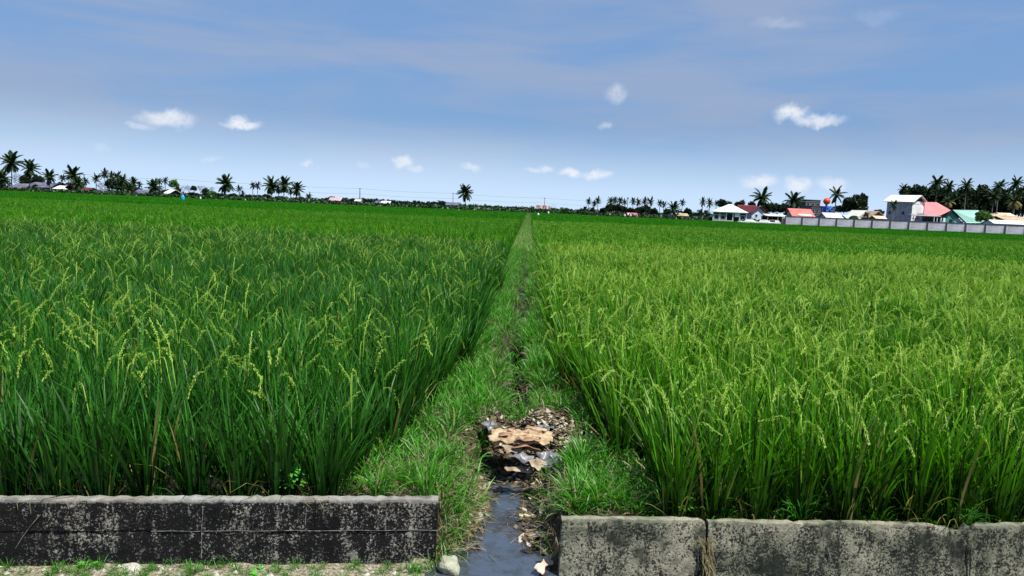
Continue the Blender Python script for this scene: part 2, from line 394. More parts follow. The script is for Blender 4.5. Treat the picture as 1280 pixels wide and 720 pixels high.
# left wall: three cast courses with fine joints
La, Lb = at_z(-90, 625.5, ZL), at_z(548, 625.5, ZL)
Ll = empty('concrete_wall', (0, 0, 0), 0, 'low concrete wall black with lichen, pale worn top, left of the ditch', 'wall', 'low walls beside the ditch mouth')
zc = [ZL, at_y(300, 666, (La.y+Lb.y)/2).z, at_y(300, 711, (La.y+Lb.y)/2).z, -0.45]
for i in range(3):
    top, bot = zc[i], zc[i+1]
    v, f = rough_slab((La.x, La.y), (Lb.x - 0.004*i, Lb.y), 0.07, bot, top - (0 if i == 0 else 0.005), seed=i*3, batter=0.004 if i else 0)
    obj('course', mesh('course', v, f, WL, smooth=False), Ll)
mort = pbr('pale mortar', (0.22, 0.22, 0.20), (0.08, 0.08, 0.08), 30, .95, lo=.42, hi=.6)
for i in (1, 2):
    bx = MB(); x0 = La.x + (Lb.x - La.x) * (0.42 if i == 1 else 0.3); y0 = La.y + (Lb.y - La.y) * (0.42 if i == 1 else 0.3)
    bx.tube([(x0 + (Lb.x-x0)*k/14, y0 + (Lb.y-y0)*k/14 - 0.003, zc[i] - 0.003 + 0.002*math.sin(k*2.1)) for k in range(15)], 0.0015, 5)
    bx.obj('mortar_joint', mort, Ll)
def crack(pts, parent, m, r=0.0035, name='crack_line'):
    bx = MB(); bx.tube(pts, [r * (0.7 + 0.5 * random.random()) for _ in pts], 5); bx.obj(name, m, parent)
def onwall(px, py, A, B, out=0.004):
    """point on the vertical plane through A-B seen at pixel"""
    d = ray(px, py); n = Vector((-(B.y-A.y), B.x-A.x, 0)).normalized()
    tt = (Vector((A.x, A.y, 0)) - Vector((0, 0, 0))).dot(n) / d.dot(n)
    p = Vector((0, 0, EYE)) + d * tt; return p - n * out if n.y > 0 else p + n * out
for line in ([(254,634),(253.5,645),(252.5,660),(252.5,680),(252,697)], [(383,634),(382.5,645),(382,656)], [(51,643),(38,658),(28,672),(20,685)],
             [(548-21,640),(545,646),(546,660),(545,680)][:1]):
    if len(line) > 1: crack([onwall(px, py, La, Lb, 0.006) for px, py in line], Ll, mort, 0.002, 'dry_streak')
# right wall: broken in three, chipped top
Ra, Rb = at_z(702.5, 649, ZR), at_z(1370, 660.5, ZR)
Rw = empty('concrete_wall', (0, 0, 0), 0, 'low grey beige concrete wall with a wide crack and chipped top, right of the ditch', 'wall', 'low walls beside the ditch mouth')
def rp(px): q = (px - 702.5) / (1370 - 702.5); p = at_z(px, 649 + 11.5 * q, ZR); return (p.x, p.y)
def prof(s0, s1, pts):
    def g(s):
        for (a, za), (b2, zb) in zip(pts, pts[1:]):
            if a <= s <= b2: return za + (zb - za) * (s - a) / (b2 - a)
        return 0
    return g
L1 = (Vector(rp(885)) - Vector(rp(702.5))).length
v, f = rough_slab(rp(702.5), rp(884.5), 0.055, -0.5, ZR, prof(0, L1, [(0, 0), (L1*.8, 0.004), (L1*.97, 0.0), (L1, -0.02)]), seed=21, bulge=.008, skew0=0.0, skew1=-0.004)
obj('wall_section', mesh('wall_section', v, f, WR), Rw)
L2 = (Vector(rp(1212)) - Vector(rp(890))).length
v, f = rough_slab(rp(886.5), rp(1211.2), 0.055, -0.5, ZR, prof(0, L2, [(0, -0.008), (L2*.1, 0), (L2*.35, -0.006), (L2*.6, 0.002), (L2*.85, -0.004), (L2*.93, -0.022), (L2, -0.042)]), seed=33, bulge=.009)
obj('wall_section', mesh('wall_section', v, f, WR), Rw)
L3 = (Vector(rp(1370)) - Vector(rp(1214))).length
v, f = rough_slab(rp(1212.2), rp(1370), 0.055, -0.5, ZR, prof(0, L3, [(0, -0.028), (L3*.08, 0.002), (L3*.5, 0.006), (L3, 0.0)]), seed=47, bulge=.009)
obj('wall_section', mesh('wall_section', v, f, WR), Rw)
darkm = pbr('painted crack shadow and dirt', (0.012, 0.011, 0.01), (0.04, 0.035, 0.028), 20, .95)
v, f = rough_slab((rp(880)[0], rp(880)[1] + 0.03), (rp(895)[0], rp(895)[1] + 0.03), 0.04, -0.5, ZR - 0.05, seed=4)  # near-black slab paints the shadow inside the crack
obj('crack_shade_slab', mesh('crack_shade_slab', v, f, darkm), Rw)
for line in ([(1034,684),(1036,692),(1038,700)], [(1213,682),(1211.5,692),(1212,705),(1211,719)]):
    crack([onwall(px, py, Vector((*rp(702.5), 0)), Vector((*rp(1370), 0)), 0.007) for px, py in line], Rw, darkm if line[0][0] > 1200 else mort, 0.003, 'crack_line')

# ------------------------------------------------------------------ blades
def blades(n, rng, area, L, lean, curl, width, segs=4, dry=0.03, flat=0.5, base=None, twist=0.6, z0=0.0, tipw=0.12, grav=True):
    """curved ribbon leaves; returns verts, faces, tint"""
    if base is None:
        bx = rng.uniform(-area, area, n); by = rng.uniform(-area, area, n)
        if area < 0.2:
            r_ = area * np.sqrt(rng.random(n)); a_ = rng.random(n) * 2 * np.pi; bx, by = r_ * np.cos(a_), r_ * np.sin(a_)
    else: bx, by = base
    az = rng.random(n) * 2 * np.pi
    if area < 0.2:                                       # clump: leaves fan outwards
        az = np.where(rng.random(n) < .75, np.arctan2(by, bx) + rng.normal(0, .6, n), az)
    Ls = rng.uniform(L[0], L[1], n); th = np.abs(rng.normal(lean[0], lean[1], n)); cu = rng.uniform(curl[0], curl[1], n)
    wd = rng.uniform(width[0], width[1], n); tw = rng.normal(0, twist, n)
    px, py, pz = bx.copy(), by.copy(), np.full(n, z0)
    V = np.zeros((n, segs + 1, 2, 3)); T = np.zeros((n, segs + 1, 2, 4)); T[..., 3] = 1
    rnd = rng.random(n); dr = (rng.random(n) < dry) * rng.uniform(.6, 1, n)
    for s in range(segs + 1):
        t = s / segs
        ang = th + cu * t ** 2.2
        if s:
            ds = Ls / segs
            px = px + np.sin(ang) * np.cos(az) * ds; py = py + np.sin(ang) * np.sin(az) * ds; pz = pz + np.cos(ang) * ds
        wv = wd * (tipw + (1 - tipw) * min(1.0, 2.6 * (1 - t)) * min(1.0, 0.45 + 1.6 * t)) * (1 if s < segs else 0.1)
        wa = az + np.pi / 2 + tw * (0.3 + t)
        wx, wy, wz = np.cos(wa) * wv / 2, np.sin(wa) * wv / 2, np.sin(tw * t) * wv * .3
        V[:, s, 0] = np.stack([px - wx, py - wy, pz - wz], 1); V[:, s, 1] = np.stack([px + wx, py + wy, pz + wz], 1)
        T[:, s, :, 0] = rnd[:, None]; T[:, s, :, 1] = t; T[:, s, :, 2] = dr[:, None]
    W = (segs + 1) * 2
    q = np.array([(2*s, 2*s+1, 2*s+3, 2*s+2) for s in range(segs)])
    Fc = (q[None] + (np.arange(n) * W)[:, None, None]).reshape(-1, 4)
    return V.reshape(-1, 3), Fc, T.reshape(-1, 4)
def join(parts):
    v = []; f = []; t = []; mi = []; o = 0
    for (a, b_, c_, m) in parts:
        v.append(a); f.append(b_ + o); t.append(c_); mi.append(np.full(len(b_), m)); o += len(a)
    return np.concatenate(v), np.concatenate(f), np.concatenate(t), np.concatenate(mi)
def to_mesh(name, parts, mats):
    v, f, t, mi = join(parts)
    me = bpy.data.meshes.new(name); me.vertices.add(len(v)); me.vertices.foreach_set('co', v.astype(np.float32).ravel())
    me.loops.add(f.size); me.loops.foreach_set('vertex_index', f.astype(np.int32).ravel())
    me.polygons.add(len(f)); me.polygons.foreach_set('loop_start', np.arange(0, f.size, 4, dtype=np.int32))
    for m in mats: me.materials.append(m)
    me.polygons.foreach_set('material_index', mi.astype(np.int32))
    a = me.attributes.new('tint', 'FLOAT_COLOR', 'POINT'); a.data.foreach_set('color', t.astype(np.float32).ravel())
    me.update(calc_edges=True); me.validate(); return me
def panicle(rng, bx, by, az, th, L, droop, plen, grains=34, gs=1.0):
    """stem + drooping ear of grain"""
    n = 8; P = [np.array([bx, by, 0.0])]; ang = th
    stem = L; D = []
    for s in range(4):
        d = np.array([math.sin(ang)*math.cos(az), math.sin(ang)*math.sin(az), math.cos(ang)]); D.append(d)
        P.append(P[-1] + d * stem / 4); ang += 0.03
    k0 = len(P) - 1
    for s in range(n):
        ang += droop / n * (1.9 if s < n // 2 else .1); d = np.array([math.sin(ang)*math.cos(az), math.sin(ang)*math.sin(az), math.cos(ang)]); D.append(d)
        P.append(P[-1] + d * plen / n)
    side = np.array([-math.sin(az), math.cos(az), 0.0])
    V, Fc, T = [], [], []
    r0 = rng.random()
    for i, p in enumerate(P):
        wv = (0.0022 if i <= k0 else 0.0014) * gs; V += [p - side * wv, p + side * wv]; T += [[r0, 0.2 if i < k0 else 0.6, 0, 1]] * 2
    for i in range(len(P) - 1): Fc.append((2*i, 2*i+1, 2*i+3, 2*i+2))
    for g in range(grains):
        t = 0.10 + 0.9 * g / grains; x = t * n; i = min(int(x), n - 1); fr = x - i
        c0 = P[k0+i] * (1-fr) + P[k0+i+1] * fr; d = D[4+i]
        sp = (0.0065 * math.sin(math.pi * min(t * 1.0, 1)) + 0.003) * gs
        o = rng.normal(0, 1, 3); o /= np.linalg.norm(o); o[2] -= 0.5
        c0 = c0 + o * sp; dd = d + o * 0.35; dd[2] -= 0.25; dd /= np.linalg.norm(dd)
        u = np.cross(dd, o + 0.01); u /= np.linalg.norm(u) + 1e-9; l = 0.0068 * gs; wv = 0.0026 * gs
        for a in (u, np.cross(dd, u)):
            q = len(V); V += [c0 - dd * l, c0 + a * wv, c0 + dd * l, c0 - a * wv]
            rr = rng.random(); T += [[rr, 0.3 + 0.7 * t, 0, 1]] * 4; Fc.append((q, q+1, q+2, q+3))
    return np.array(V), np.array(Fc), np.array(T)

def rice_clump(seed, npan, nb=62, hi=1.0):
    rng = np.random.default_rng(seed)
    A = blades(nb, rng, 0.07, (0.50*hi, 0.80*hi), (0.16, 0.11), (0.0, 0.65), (0.009, 0.0175), 5, dry=0.008)
    B = blades(22, rng, 0.08, (0.2, 0.5), (0.42, 0.2), (0.1, 1.3), (0.005, 0.009), 4, dry=0.35)
    pans = []
    for k in range(npan):
        a = rng.random() * 6.283; r = rng.random() * 0.04
        pans.append(panicle(rng, r*math.cos(a), r*math.sin(a), a + rng.normal(0, .4), abs(rng.normal(0.14, .09)), rng.uniform(.56, .72)*hi, rng.choice((rng.uniform(.3, .9), rng.uniform(1.6, 2.7))), rng.uniform(.15, .22), grains=40, gs=1.1))
    return A, B, pans
hidden = []
def source(name, me):
    o = bpy.data.objects.new(name, me); hidden.append(o); return o
SRC = {}
for side, npan in (('left', (0, 0, 1, 0, 1, 0, 0, 4)), ('right', (3, 5, 4, 6, 2, 4, 4, 7))):
    L = []
    for i, k in enumerate(npan):
        A, B, P_ = rice_clump(100 + i + (50 if side == 'right' else 0), k)
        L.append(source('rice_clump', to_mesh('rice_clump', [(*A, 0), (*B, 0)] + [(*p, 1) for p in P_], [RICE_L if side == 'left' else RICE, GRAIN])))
    SRC[side] = L
def patch1(seed, npan, size=1.0, nb=360, mat=None):
    rng = np.random.default_rng(seed)
    A = blades(nb, rng, size/2, (0.50, 0.86), (0.13, 0.10), (0.05, 0.7), (0.016, 0.028), 4, dry=0.02)
    p = [(*A, 0)]
    for k in range(npan):
        a = rng.random() * 6.283
        p.append((*panicle(rng, rng.uniform(-.5, .5)*size, rng.uniform(-.5, .5)*size, a, .1, rng.uniform(.6, .74), rng.uniform(1, 2.4), .18, grains=14, gs=1.6), 1))
    return to_mesh('rice_patch', p, [mat or RICE_M, GRAIN])
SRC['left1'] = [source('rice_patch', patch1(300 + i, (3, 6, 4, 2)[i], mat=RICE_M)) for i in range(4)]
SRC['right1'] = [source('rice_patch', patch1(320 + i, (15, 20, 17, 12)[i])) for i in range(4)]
def patch2(seed, dry, size=3.0, nb=620):
    rng = np.random.default_rng(seed)
    A = blades(nb, rng, size/2, (0.30, 0.5), (0.18, 0.14), (0.2, 0.9), (0.035, 0.06), 3, dry=dry, z0=0.34)
    g = np.linspace(-size/2 - .05, size/2 + .05, 13); X, Y = np.meshgrid(g, g)
    Z = 0.60 + rng.uniform(-.06, .06, X.shape)
    V = np.stack([X.ravel(), Y.ravel(), Z.ravel()], 1)
    Fc = np.array([(j*13+i, j*13+i+1, (j+1)*13+i+1, (j+1)*13+i) for j in range(12) for i in range(12)])
    T = np.zeros((len(V), 4)); T[:, 0] = rng.random(len(V)); T[:, 1] = .35; T[:, 3] = 1
    return to_mesh('rice_patch', [(*A, 0), (V, Fc, T, 0)], [FAR_RICE])
SRC['far'] = [source('rice_patch', patch2(340 + i, (.03, .06, .04, .08)[i])) for i in range(4)]

def scatter(name, pts, rot, scl, pick, srcs, label, cat, group=None, parent=None):
    """one stuff object whose geometry nodes set copies of the source meshes on its points"""
    me = bpy.data.meshes.new(name); me.from_pydata([tuple(p) for p in pts], [], [])
    a = me.attributes.new('rot', 'FLOAT_VECTOR', 'POINT'); a.data.foreach_set('vector', np.asarray(rot, np.float32).ravel())
    a = me.attributes.new('scl', 'FLOAT_VECTOR', 'POINT'); a.data.foreach_set('vector', np.asarray(scl, np.float32).ravel())
    a = me.attributes.new('pick', 'INT', 'POINT'); a.data.foreach_set('value', np.asarray(pick, np.int32))
    o = obj(name, me, parent); tag(o, label, cat, group, 'stuff')
    g = bpy.data.node_groups.new(name, 'GeometryNodeTree')
    g.interface.new_socket('Geometry', in_out='INPUT', socket_type='NodeSocketGeometry')
    g.interface.new_socket('Geometry', in_out='OUTPUT', socket_type='NodeSocketGeometry')
    N = g.nodes; Lk = g.links
    gi = N.new('NodeGroupInput'); go = N.new('NodeGroupOutput'); jn = N.new('GeometryNodeJoinGeometry')
    for s in srcs:
        oi = N.new('GeometryNodeObjectInfo'); oi.inputs['Object'].default_value = s; oi.inputs['As Instance'].default_value = False
        gt = N.new('GeometryNodeGeometryToInstance'); Lk.new(oi.outputs['Geometry'], gt.inputs[0]); Lk.new(gt.outputs[0], jn.inputs[0])
    ip = N.new('GeometryNodeInstanceOnPoints'); ip.inputs['Pick Instance'].default_value = True
    def na(nm, ty):
        x = N.new('GeometryNodeInputNamedAttribute'); x.data_type = ty; x.inputs[0].default_value = nm; return x.outputs['Attribute']
    Lk.new(gi.outputs[0], ip.inputs['Points']); Lk.new(jn.outputs[0], ip.inputs['Instance'])
    Lk.new(na('pick', 'INT'), ip.inputs['Instance Index']); Lk.new(na('scl', 'FLOAT_VECTOR'), ip.inputs['Scale'])
    er = N.new('FunctionNodeEulerToRotation'); Lk.new(na('rot', 'FLOAT_VECTOR'), er.inputs[0]); Lk.new(er.outputs[0], ip.inputs['Rotation'])
    Lk.new(ip.outputs[0], go.inputs[0])
    md = o.modifiers.new('copies', 'NODES'); md.node_group = g
    return o

# ------------------------------------------------------------------ the rice field
FRONT_Y = 4.29
def field_end(x):
    if x > 50: return 150 - (x - 50) * 0.2
    if x > 14: return 168
    return 190
def near_pts(side, y0, y1, sp):
    out = []
    y = y0; row = 0
    while y < y1:
        lim = 0.74 * y + 1.0
        xs = np.arange(0, lim * 1.0, sp) + (sp / 2 if row % 2 else 0)
        for x in xs:
            e_ = random.uniform(.02, .16) if x < .1 else .10
            X = (strip_l(y) - e_ - x) if side == 'left' else (strip_r(y) + e_ + x)
            if abs(X) > lim + 0.3: continue
            out.append((X + random.uniform(-.05, .05), y + random.uniform(-.05, .05), -0.02))
        y += sp * 0.9; row += 1
    return out
def patches(side, y0, y1, size):
    out = []; y = y0
    while y < y1:
        x = 0
        while x < 0.78 * y + size * 2:
            X = (-0.72 - size/2 - x) if side == 'left' else (0.46 + size/2 + x)
            if y < field_end(X) - size / 2: out.append((X, y + size/2, 0.0))
            x += size
        y += size
    return out
Y1, Y2 = 24.0, 66.0
for side, lab in (('left', 'dense dark green rice with few ears of grain, left of the grassy strip'), ('right', 'dense bright green rice full of yellow green ears, right of the grassy strip')):
    pts = near_pts(side, FRONT_Y + 0.20, Y1, 0.24); n = len(pts)
    rot = np.stack([RNG.normal(0, .05, n), RNG.normal(0, .05, n), RNG.random(n) * 6.283], 1)
    s = np.array([1.0 + .16 * mnoise.noise(Vector((p_[0] * .45, p_[1] * .45, 6))) + .10 * mnoise.noise(Vector((p_[0] * 1.5, p_[1] * 1.5, 8))) for p_ in pts]) * RNG.uniform(.84, 1.08, n); scl = np.stack([s, s, s * RNG.uniform(.93, 1.06, n)], 1)
    if side == 'left':
        pick = []
        for (x, y, z) in pts:
            pr = mnoise.noise(Vector((x * .8, y * .8, 2))) + (0.25 if 9 < y < 16 else 0)
            pick.append(random.choice((4, 7, 2)) if random.random() < 0.09 + 0.3 * pr + (0.08 if y > 9 else 0) else random.choice((0, 1, 3, 5, 6)))
    else:
        pick = [random.randrange(8) if mnoise.noise(Vector((x * .5, y * .5, 9))) > -0.25 else random.choice((0, 4)) for (x, y, z) in pts]
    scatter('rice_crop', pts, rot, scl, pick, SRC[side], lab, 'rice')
    p1 = patches(side, Y1 + .0, Y2, 1.0); n = len(p1)
    rot = np.stack([np.zeros(n), np.zeros(n), RNG.integers(0, 4, n) * math.pi / 2], 1)
    s = np.stack([np.full(n, 1.04), np.full(n, 1.04), np.array([1 + .16 * mnoise.noise(Vector((p_[0] * .22, p_[1] * .22, 6))) for p_ in p1]) * RNG.uniform(.93, 1.07, n)], 1)
    pts2 = patches(side, Y2, 192, 3.0); m = len(pts2)
    # middle distance and far rice: same crop, coarser copies
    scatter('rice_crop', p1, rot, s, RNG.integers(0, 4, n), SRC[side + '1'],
            ('level middle stretch of the left rice field' if side == 'left' else 'level middle stretch of the right rice field'), 'rice')
    rot2 = np.stack([np.zeros(m), np.zeros(m), RNG.integers(0, 4, m) * math.pi / 2], 1)
    s2 = np.stack([np.full(m, 1.03), np.full(m, 1.03), RNG.uniform(.96, 1.04, m)], 1)
    scatter('rice_crop', pts2, rot2, s2, RNG.integers(0, 4, m), SRC['far'],
            ('far even green stretch of the left rice field below the palms' if side == 'left' else 'far even green stretch of the right rice field below the long wall'), 'rice')

# front row of rice: each clump its own thing
ORD = ['first', 'second', 'third', 'fourth', 'fifth', 'sixth', 'seventh', 'eighth', 'ninth', 'tenth', 'eleventh', 'twelfth', 'thirteenth', 'fourteenth']
pan_me = [to_mesh('ear_of_grain', [(*panicle(np.random.default_rng(700 + i), 0, 0, 0, 0.12 + .03*i, .60 + .02*i, (.5, 1.7, 2.1, .8, 2.5)[i], .19, grains=40, gs=1.1), 0)], [GRAIN]) for i in range(5)]
fol_me = []
for i in range(6):
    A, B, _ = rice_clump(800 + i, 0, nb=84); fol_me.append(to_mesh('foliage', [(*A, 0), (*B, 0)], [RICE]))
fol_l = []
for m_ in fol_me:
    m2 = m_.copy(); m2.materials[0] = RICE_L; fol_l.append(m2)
def front_row(side):
    xs = np.arange(-3.0, -1.02, 0.235) if side == 'left' else np.arange(0.93, 3.1, 0.235)
    xs = list(xs) if side == 'left' else list(xs)
    for i, x in enumerate(xs):
        y = (La.y + (Lb.y - La.y) * (x - La.x) / (Lb.x - La.x) + .23 if side == 'left' else rp(702.5)[1] + (rp(1370)[1] - rp(702.5)[1]) * (x - rp(702.5)[0]) / (rp(1370)[0] - rp(702.5)[0]) + .21) + random.uniform(-.03, .03)
        who = ORD[i] + (' from the left in the row behind the black wall' if side == 'left' else ' from the ditch behind the cracked wall')
        t = empty('rice_plant', (x + random.uniform(-.03, .03), y, -0.02), random.random() * 6.28,
                  ('dark green rice clump, ' if side == 'left' else 'rice clump with drooping ears, ') + who, 'rice plant', 'rice clumps in the front row along the walls')
        s = random.uniform(.92, 1.06); t.scale = (s, s, s)
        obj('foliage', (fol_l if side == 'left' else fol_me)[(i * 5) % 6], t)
        for k in range(random.choice((0, 0, 1, 1)) if side == 'left' else random.choice((3, 4, 5))):
            obj('ear_of_grain', pan_me[random.randrange(5)], t, (random.uniform(-.03, .03), random.uniform(-.03, .03), 0), (0, 0, random.random() * 6.28))
front_row('left'); front_row('right')

# ------------------------------------------------------------------ grass on the strip and banks
def tuft(seed, n, L, w, lean, dry, area=0.05, mat=GRASS, segs=4):
    rng = np.random.default_rng(seed)
    return to_mesh('grass_tuft', [(*blades(n, rng, area, L, lean, (0.3, 1.6), w, segs, dry=dry), 0)], [mat])
G0 = [source('grass_tuft', tuft(900 + i, 28, (.08, .20), (.005, .009), (.5, .3), .10)) for i in range(4)]
G0 += [source('grass_tuft', tuft(910 + i, 28, (.14, .30), (.005, .010), (.35, .25), .08)) for i in range(2)]
G0 += [source('grass_tuft', tuft(920 + i, 20, (.08, .22), (.002, .004), (1.0, .35), 1.0, mat=STRAW)) for i in range(2)]
pts, rot, scl, pick = [], [], [], []
def put_tuft(x, y, s, k):
    pts.append((x, y, ground_z(x, y) - 0.005)); rot.append((random.uniform(-.2, .2), random.uniform(-.2, .2), random.random() * 6.28)); scl.append((s, s, s)); pick.append(k)
y = 4.12
while y < 30:
    nrow = int((190 if y < 12 else 100) * (strip_r(y) - strip_l(y)) * 0.06) + 1
    for _ in range(nrow):
        x = random.uniform(strip_l(y) - .08, strip_r(y) + .1); yy = y + random.uniform(-.03, .03)
        d = abs(x - canal_c(yy)); cw = canal_w(yy)
        if yy < 5.5 and d < cw + 0.05: continue
        if 5.42 < yy < 6.0 and -0.2 < x < 0.45: continue
        if 5.05 < yy < 5.6 and .12 < x < .66 and random.random() < .85: continue
        if yy >= 6.1 and d < 0.12 + .05 * math.sin(yy * 3): 
            if random.random() < .93: continue
        patch = mnoise.noise(Vector((x * 2.2, yy * 1.4, 4)))
        if patch < -0.28 and yy < 10 and random.random() < .7: continue
        edge = min(x - strip_l(y), strip_r(y) - x)
        k = random.randrange(4)
        if patch > 0.12 and random.random() < .5: k = 4 + random.randrange(2)
        if patch < -0.05 and random.random() < .45 or (edge < .15 and random.random() < .4) or (x > canal_c(yy) + .15 and random.random() < .22): k = 6 + random.randrange(2)
        put_tuft(x, yy, random.uniform(.7, 1.15), k)
    y += 0.06
def bank(px, py, spread, n, smin, smax, ks=(4, 5, 0, 1)):
    c = at_z(px, py, 0.02)
    for _ in range(n):
        x = c.x + random.gauss(0, spread); yy = c.y + random.gauss(0, spread * .8)
        if (.12 < x < .66 and 5.0 < yy < 5.6) or abs(x - canal_c(yy)) < canal_w(yy) + 0.04 or yy < WALLY + .14: continue
        put_tuft(x, yy, random.uniform(smin, smax), random.choice(ks))
bank(580, 590, .13, 90, .8, 1.2); bank(545, 600, .14, 60, .7, 1.1); bank(500, 600, .12, 50, .7, 1.1); bank(600, 630, .09, 50, .8, 1.1)
bank(760, 620, .15, 90, .7, 1.0); bank(720, 625, .08, 45, .6, .9); bank(800, 628, .12, 45, .6, .95)
for _ in range(40): put_tuft(random.uniform(-.47, -.30), random.uniform(3.85, 4.3), random.uniform(.6, 1.0), random.choice((0, 1, 4, 6)))
for _ in range(230):                                        # sprigs along the foot of the walls, rice side
    x = random.choice((random.uniform(-3.2, -1.0), random.uniform(.8, 3.2))); put_tuft(x, wall_y(x) + random.uniform(.17, .28), random.uniform(.55, .95), random.choice((0, 1, 4, 6, 7)))
scatter('grass', pts, rot, scl, pick, G0, 'short tangled green and straw coloured grass on the strip between the rice fields', 'grass')
GP = [source('grass_patch', to_mesh('grass_patch', [(*blades(330, np.random.default_rng(950 + i), .5, (.10, .24), (.5, .3), (.3, 1.4), (.008, .014), 3, dry=.35), 0)], [GRASSF])) for i in range(3)]
pts, rot, scl, pick = [], [], [], []
yy = 30.0
while yy < 190:
    for x in (-.42, .16):
        pts.append((x + .0, yy, 0.0)); rot.append((0, 0, random.random() * 6.28)); s = .8; scl.append((s, s * 1.2, 1.1 + min(yy - 30, 60) * .025)); pick.append(random.randrange(3))
    yy += 0.6
scatter('grass', pts, rot, scl, pick, GP, 'far end of the grassy strip running towards the field hut', 'grass')
# verge on the road side of the left wall
pts, rot, scl, pick = [], [], [], []
for _ in range(800):
    x = random.uniform(-3.3, -.5); yy = wall_y(x) - random.uniform(.02, .6) ** 1.3
    put_tuft(x, yy, random.uniform(.12, .34), random.choice((0, 1, 2, 6, 7, 7, 6)))
scatter('grass', pts, rot, scl, pick, G0, 'low dry and green grass at the foot of the black wall', 'grass')

# ------------------------------------------------------------------ litter, cloth, stones, weeds
def crumple(nu, nv, w_, h_, amp, seed, fold=0.0, fscale=5.0, edge=.15, th=0.004):
    v = []; f = []
    for j in range(nv + 1):
        for i in range(nu + 1):
            u, q = i / nu - .5, j / nv - .5
            e = 1 + edge * mnoise.noise(Vector((math.atan2(q, u) * 1.6 + seed, seed, 0)))
            x, y = u * w_ * e, q * h_ * e
            p = Vector((x * fscale + seed, y * fscale * 1.3, seed))
            z = amp * (1 - abs(mnoise.noise(p)) * 2.2) + amp * .5 * mnoise.noise(p * 2.7)
            z += fold * abs(math.sin((y / h_ * 3.3 + .35 * mnoise.noise(p * .8)) * math.pi)) ** .6
            z *= (1 - 1.3 * max(abs(u), abs(q)) ** 2 * 1.2)
            x += .25 * amp * mnoise.noise(p * 1.7 + Vector((9, 0, 0))) ; y += .5 * amp * mnoise.noise(p * 1.9 + Vector((0, 9, 0)))
            v.append((x, y, z))
    W = nu + 1; n = len(v); v += [(a, b_, c_ - th) for a, b_, c_ in v]
    for j in range(nv):
        for i in range(nu):
            a = j*W+i; f.append((a, a+1, a+W+1, a+W)); f.append((a+n, a+W+n, a+W+1+n, a+1+n))
    rim = [i for i in range(nu)] ; 
    for i in range(nu): f.append((i, i+n, i+1+n, i+1)); a = nv*W+i; f.append((a, a+1, a+1+n, a+n))
    for j in range(nv): a = j*W; f.append((a, a+W, a+W+n, a+n)); a = j*W+nu; f.append((a, a+n, a+W+n, a+W))
    return v, f
CLOTH = pbr('tan cloth', (0.28, 0.19, 0.11), (0.46, 0.36, 0.23), 11, .85, .3, 60)
CLOTH2 = pbr('reddish cloth', (0.17, 0.09, 0.06), (0.34, 0.2, 0.13), 9, .85)
GREYB = pbr('grey plastic', (0.22, 0.22, 0.23), (0.06, 0.06, 0.065), 12, .4, spec=.5)
BROWNB = pbr('brown rag', (0.20, 0.14, 0.09), (0.40, 0.33, 0.25), 12, .85)
PINKB = pbr('pinkish paper', (0.55, 0.42, 0.34), (0.35, 0.25, 0.2), 10, .85)
CREAM = pbr('cream scrap', (0.55, 0.50, 0.27), (0.42, 0.38, 0.2), 9, .8)
STONE = pbr('pale stone', (0.34, 0.35, 0.27), (0.17, 0.18, 0.13), 8, .9, .4, 30)
STONE2 = pbr('white lump', (0.46, 0.44, 0.38), (0.25, 0.24, 0.2), 14, .95, .5, 40, lo=.45, hi=.7)
def litter(name, px, py, z, w_, h_, amp, seed, m, label, cat, rz=0, tilt=(0, 0), fold=0, nu=18, nv=14, parent=None, fs=5, edge=.3):
    v, f = crumple(nu, nv, w_, h_, amp, seed, fold, fs, edge)
    p = at_z(px, py, z); o = obj(name, mesh(name, v, f, m, smooth=True), parent, p, (tilt[0], tilt[1], rz)); tag(o, label, cat); return o
cl = litter('tan_cloth', 652, 550, .06, .42, .28, .022, 3.3, CLOTH, 'tan brown rumpled cloth sack lying across the ditch on the rubbish heap', 'cloth', rz=-.05, fold=.032, nu=70, nv=60, fs=13, edge=.35)
for k in range(11):
    v, f = crumple(14, 10, random.uniform(.09, .17), random.uniform(.05, .09), .016, 40 + k * 1.7, .012, 12, .4)
    obj('torn_fold', mesh('torn_fold', v, f, CLOTH if k % 3 else CLOTH2, smooth=True), cl, (random.uniform(-.15, .15), -.12 + .25 * k / 10, .034 + random.uniform(-.008, .012)), (random.uniform(-.1, .25), random.uniform(-.2, .2), random.uniform(-.3, .3)))
v, f = crumple(10, 10, .06, .08, .02, 8.1); obj('torn_flap', mesh('torn_flap', v, f, CLOTH2, smooth=True), cl, (.05, .16, .02), (1.1, .2, .2))
v, f = crumple(10, 10, .05, .05, .02, 5.1); obj('torn_flap', mesh('torn_flap', v, f, CLOTH2, smooth=True), cl, (-.08, .15, .02), (1.0, -.2, .1))
v, f = crumple(10, 10, .20, .06, .03, 6.1); obj('torn_flap', mesh('torn_flap', v, f, CLOTH2, smooth=True), cl, (.04, -.15, -.01), (-.4, .1, .05))
